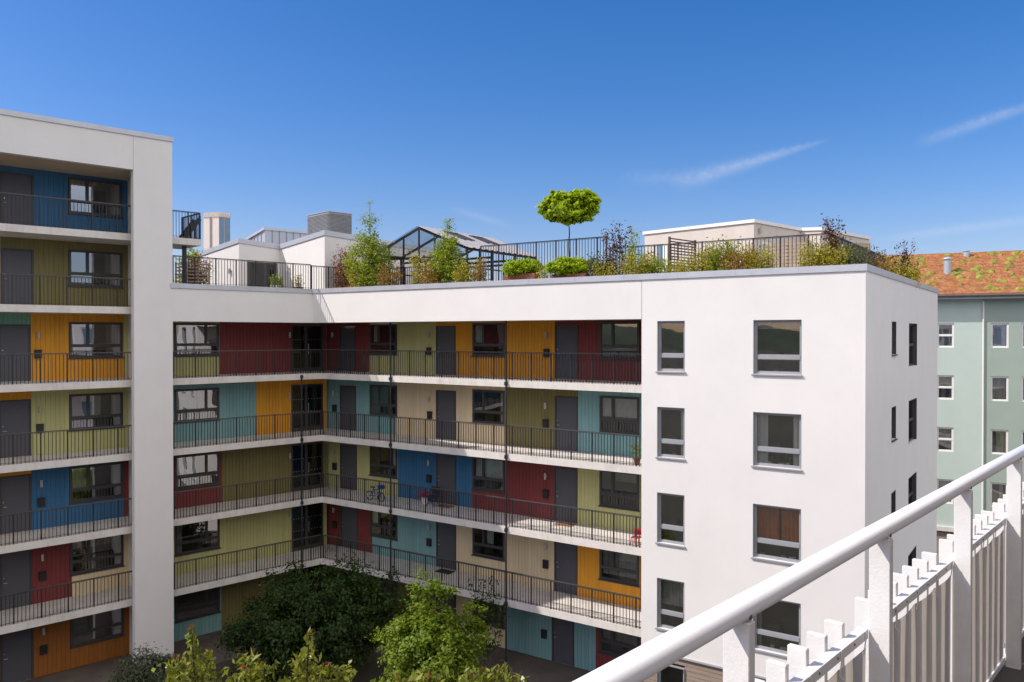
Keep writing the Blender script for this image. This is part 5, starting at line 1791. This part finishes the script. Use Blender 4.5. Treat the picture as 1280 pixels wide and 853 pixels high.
for k, z in enumerate(ofl):
    fl = obj('balcony_floor', MB().box(-24.0, 30, -.08, 1.595 if k == 0 else 1.68, z - .2, z), M['own_floor' if k == 0 else 'concrete'], own, WI)
    lo, hi = (2.3, 30) if k == 0 else (-24.0, 30)
    rb = MB()
    x = lo
    while x < hi:
        rb.box(x - .02, x + .02, -.05, -.02, z + .05, z + .9)
        x += .16
    rb.box(lo, hi, -.04, .04, z + .98, z + 1.05)
    rb.box(lo, hi, -.02, .0, z + .8, z + .84)
    obj('railing', rb, M['white_paint'], fl, WI)

# ==================================================================================================
#  GROUND, HILLS, PATHS
# ==================================================================================================


def setting(name, mb, mat, W=ID, smooth=False):
    o = obj(name, mb, M[mat], None, W, smooth)
    o['kind'] = 'structure'
    return o


setting('ground', MB().add([(-1500, -1500, -.02), (1500, -1500, -.02), (1500, 1500, -.02), (-1500, 1500, -.02)], [(0, 1, 2, 3)]), 'ground')
setting('pavement', MB().prism([(0.0, -1.5), (SR_D - .02, -1.5), (SR_D - .02, 1.97), (sRw, 1.97)], -.018, -.006), 'paving', WR)
setting('pavement', MB().prism([(SM_END, -1.5), (-1.6, -1.5), (sMw - .1, 1.97), (SM_END, 1.97)], -.0175, -.005), 'paving', WMm)
setting('pavement', MB().prism([(SR_D + .02, -4.5), (SR_E + .05, -4.5), (SR_E + .05, YR + .04), (SR_D + .02, YR + .04)], -.0172, -.0045), 'paving', WR)
setting('pavement', MB().box(SR_E + .1, SR_E + 30, -12, END_L + 4, -.0165, -.0035), 'paving_bounce', WR)  # pale surface added here to bounce light onto the gable wall
setting('street', MB().box(xl, xr, -9, -.2, -.015, -.004), 'path', WGn)
# wooded hills all round, low on the horizon
vs, fs = [], []
n = 96
rr = np.random.default_rng(2)
ht = 26 + 12 * np.sin(np.arange(n) * .4) + 8 * np.sin(np.arange(n) * 1.3 + 1) + rr.normal(0, 2, n)
for ring, (rad, k) in enumerate(((620, 0), (700, .55), (800, 1.0), (1000, .9), (1200, 0))):
    for i in range(n):
        a = 2 * math.pi * i / n
        vs.append((rad * math.cos(a), rad * math.sin(a), max(0, ht[i]) * k - (.2 if k == 0 else 0)))
for ring in range(4):
    for i in range(n):
        j = (i + 1) % n
        fs.append((ring * n + i, ring * n + j, (ring + 1) * n + j, (ring + 1) * n + i))
setting('hills', MB().add(vs, fs), 'hill', smooth=True)

# ==================================================================================================
#  LIGHT, SKY, CAMERA
# ==================================================================================================
S = Vector((-1.255, -.131, 1.28)).normalized()
el = math.asin(S.z)
az = math.atan2(S.x, S.y)
sun = bpy.data.lights.new('sun', 'SUN')
sun.energy = 3.4
sun.angle = math.radians(.53)
sun.color = (1.0, .935, .85)
so = bpy.data.objects.new('sun', sun)
COL.objects.link(so)
so.rotation_euler = (-S).to_track_quat('-Z', 'Y').to_euler()

w = bpy.data.worlds.new('World')
scene.world = w
w.use_nodes = True
nt = w.node_tree
nt.nodes.clear()
L = nt.links.new
wo = nt.nodes.new('ShaderNodeOutputWorld')
bg = nt.nodes.new('ShaderNodeBackground')
bg.inputs['Strength'].default_value = 0.098
sky = nt.nodes.new('ShaderNodeTexSky')
sky.sky_type = 'NISHITA'
sky.sun_disc = False
sky.sun_elevation = el
sky.sun_rotation = az % (2 * math.pi)
sky.air_density = 1.0
sky.dust_density = 0.9
sky.ozone_density = 3.0
tc = nt.nodes.new('ShaderNodeTexCoord')


def vdir(px, py):
    return Vector(((px - 640) / F, 1.0, (HY - py) / F)).normalized()


def streak(a, b, wid, power, grow):
    """a thin ice cloud along the great circle from a to b, in sky directions"""
    va, vb = vdir(*a), vdir(*b)
    n = va.cross(vb).normalized()
    t = (vb - va).normalized()
    mid = (va + vb).normalized()
    half = (vb - va).length / 2

    def dot(v):
        q = nd(nt, 'ShaderNodeVectorMath', operation='DOT_PRODUCT')
        L(tc.outputs['Generated'], q.inputs[0])
        q.inputs[1].default_value = v
        return q.outputs['Value']

    def m(op, x, y=None, z=None):
        q = nd(nt, 'ShaderNodeMath', operation=op)
        for i, s in enumerate((x, y, z)):
            if s is None:
                continue
            if isinstance(s, (int, float)):
                q.inputs[i].default_value = s
            else:
                L(s, q.inputs[i])
        return q.outputs[0]

    nz = nd(nt, 'ShaderNodeTexNoise', Scale=130.0, Detail=9.0, Roughness=.72)
    L(tc.outputs['Generated'], nz.inputs['Vector'])
    al = m('DIVIDE', dot(t), half)                    # -1..1 along
    al = m('SUBTRACT', al, mid.dot(t) / half)
    off = m('ADD', dot(n), m('MULTIPLY', m('SUBTRACT', nz.outputs['Fac'], .5), wid * .8))
    ww = m('MULTIPLY_ADD', al, -grow * wid, wid)
    ww = m('MAXIMUM', ww, wid * .25)
    g = m('DIVIDE', off, ww)
    g = m('EXPONENT', m('MULTIPLY', m('MULTIPLY', g, g), -1.0))
    e = m('MAXIMUM', m('SUBTRACT', 1.0, m('POWER', m('ABSOLUTE', al), 2.0)), 0.0)
    front = m('MAXIMUM', m('GREATER_THAN', dot(mid), .5), 0.0)
    return m('MULTIPLY', m('MULTIPLY', m('MULTIPLY', g, e), front), m('MULTIPLY', m('MULTIPLY_ADD', nz.outputs['Fac'], 2.0, -.1), power))


tot = None
for args in (((835, 233), (1040, 174), .006, .24, .7), ((1140, 182), (1330, 118), .005, .2, .2), ((1090, 301), (1340, 268), .0045, .15, .0), ((560, 260), (640, 283), .004, .10, .0), ((770, 224), (900, 222), .008, .08, .0)):
    s_ = streak(*args)
    if tot is None:
        tot = s_
    else:
        q = nd(nt, 'ShaderNodeMath', operation='ADD')
        L(tot, q.inputs[0])
        L(s_, q.inputs[1])
        tot = q.outputs[0]
# added bright cloud behind the camera, unseen, put in to fill the shaded fronts
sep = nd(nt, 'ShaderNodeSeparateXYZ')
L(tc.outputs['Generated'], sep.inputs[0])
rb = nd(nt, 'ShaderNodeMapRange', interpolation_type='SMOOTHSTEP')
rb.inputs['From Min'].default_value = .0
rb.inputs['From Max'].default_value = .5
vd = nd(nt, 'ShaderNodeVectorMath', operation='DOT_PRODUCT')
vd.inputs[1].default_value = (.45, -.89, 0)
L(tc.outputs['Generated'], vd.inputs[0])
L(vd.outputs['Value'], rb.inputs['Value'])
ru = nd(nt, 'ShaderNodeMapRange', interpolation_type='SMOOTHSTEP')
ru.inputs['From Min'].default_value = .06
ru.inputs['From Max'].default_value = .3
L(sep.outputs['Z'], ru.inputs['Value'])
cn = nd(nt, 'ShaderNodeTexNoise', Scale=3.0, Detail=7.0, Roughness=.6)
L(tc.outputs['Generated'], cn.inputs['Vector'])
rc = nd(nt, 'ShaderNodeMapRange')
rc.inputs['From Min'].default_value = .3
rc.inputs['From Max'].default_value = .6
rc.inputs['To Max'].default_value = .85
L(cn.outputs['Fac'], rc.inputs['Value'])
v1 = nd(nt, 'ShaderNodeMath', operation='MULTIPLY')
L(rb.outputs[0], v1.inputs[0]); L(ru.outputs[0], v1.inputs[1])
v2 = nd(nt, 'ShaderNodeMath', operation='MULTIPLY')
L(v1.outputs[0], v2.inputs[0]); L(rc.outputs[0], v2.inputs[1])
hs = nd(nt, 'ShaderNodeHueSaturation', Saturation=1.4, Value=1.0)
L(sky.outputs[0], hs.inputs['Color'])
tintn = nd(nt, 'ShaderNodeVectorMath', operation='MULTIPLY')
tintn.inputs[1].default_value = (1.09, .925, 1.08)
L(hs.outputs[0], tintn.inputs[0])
fill_veil = nd(nt, 'ShaderNodeMix', data_type='RGBA')
L(v2.outputs[0], fill_veil.inputs[0])
L(tintn.outputs[0], fill_veil.inputs[6])
fill_veil.inputs[7].default_value = (19.5, 17.9, 16.0, 1)
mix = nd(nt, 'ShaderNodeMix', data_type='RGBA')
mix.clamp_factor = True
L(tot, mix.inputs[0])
L(fill_veil.outputs[2], mix.inputs[6])
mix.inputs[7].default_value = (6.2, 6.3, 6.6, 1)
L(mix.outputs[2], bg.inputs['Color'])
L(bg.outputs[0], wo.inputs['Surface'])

cam = bpy.data.cameras.new('camera')
co = bpy.data.objects.new('camera', cam)
COL.objects.link(co)
co.location = (0, 0, EYE)
co.rotation_euler = (math.radians(90) - math.atan((426.5 - HY) / F), 0, 0)
cam.sensor_width = 36
cam.lens = 36 * F / 1280
cam.clip_start = .05
cam.clip_end = 4000
scene.camera = co

scene.view_settings.view_transform = 'Standard'
scene.view_settings.look = 'None'
scene.view_settings.exposure = 0.5
scene.view_settings.gamma = 1.0
scene.cycles.use_denoising = True
scene.cycles.max_bounces = 10
scene.cycles.diffuse_bounces = 5
scene.cycles.transparent_max_bounces = 16
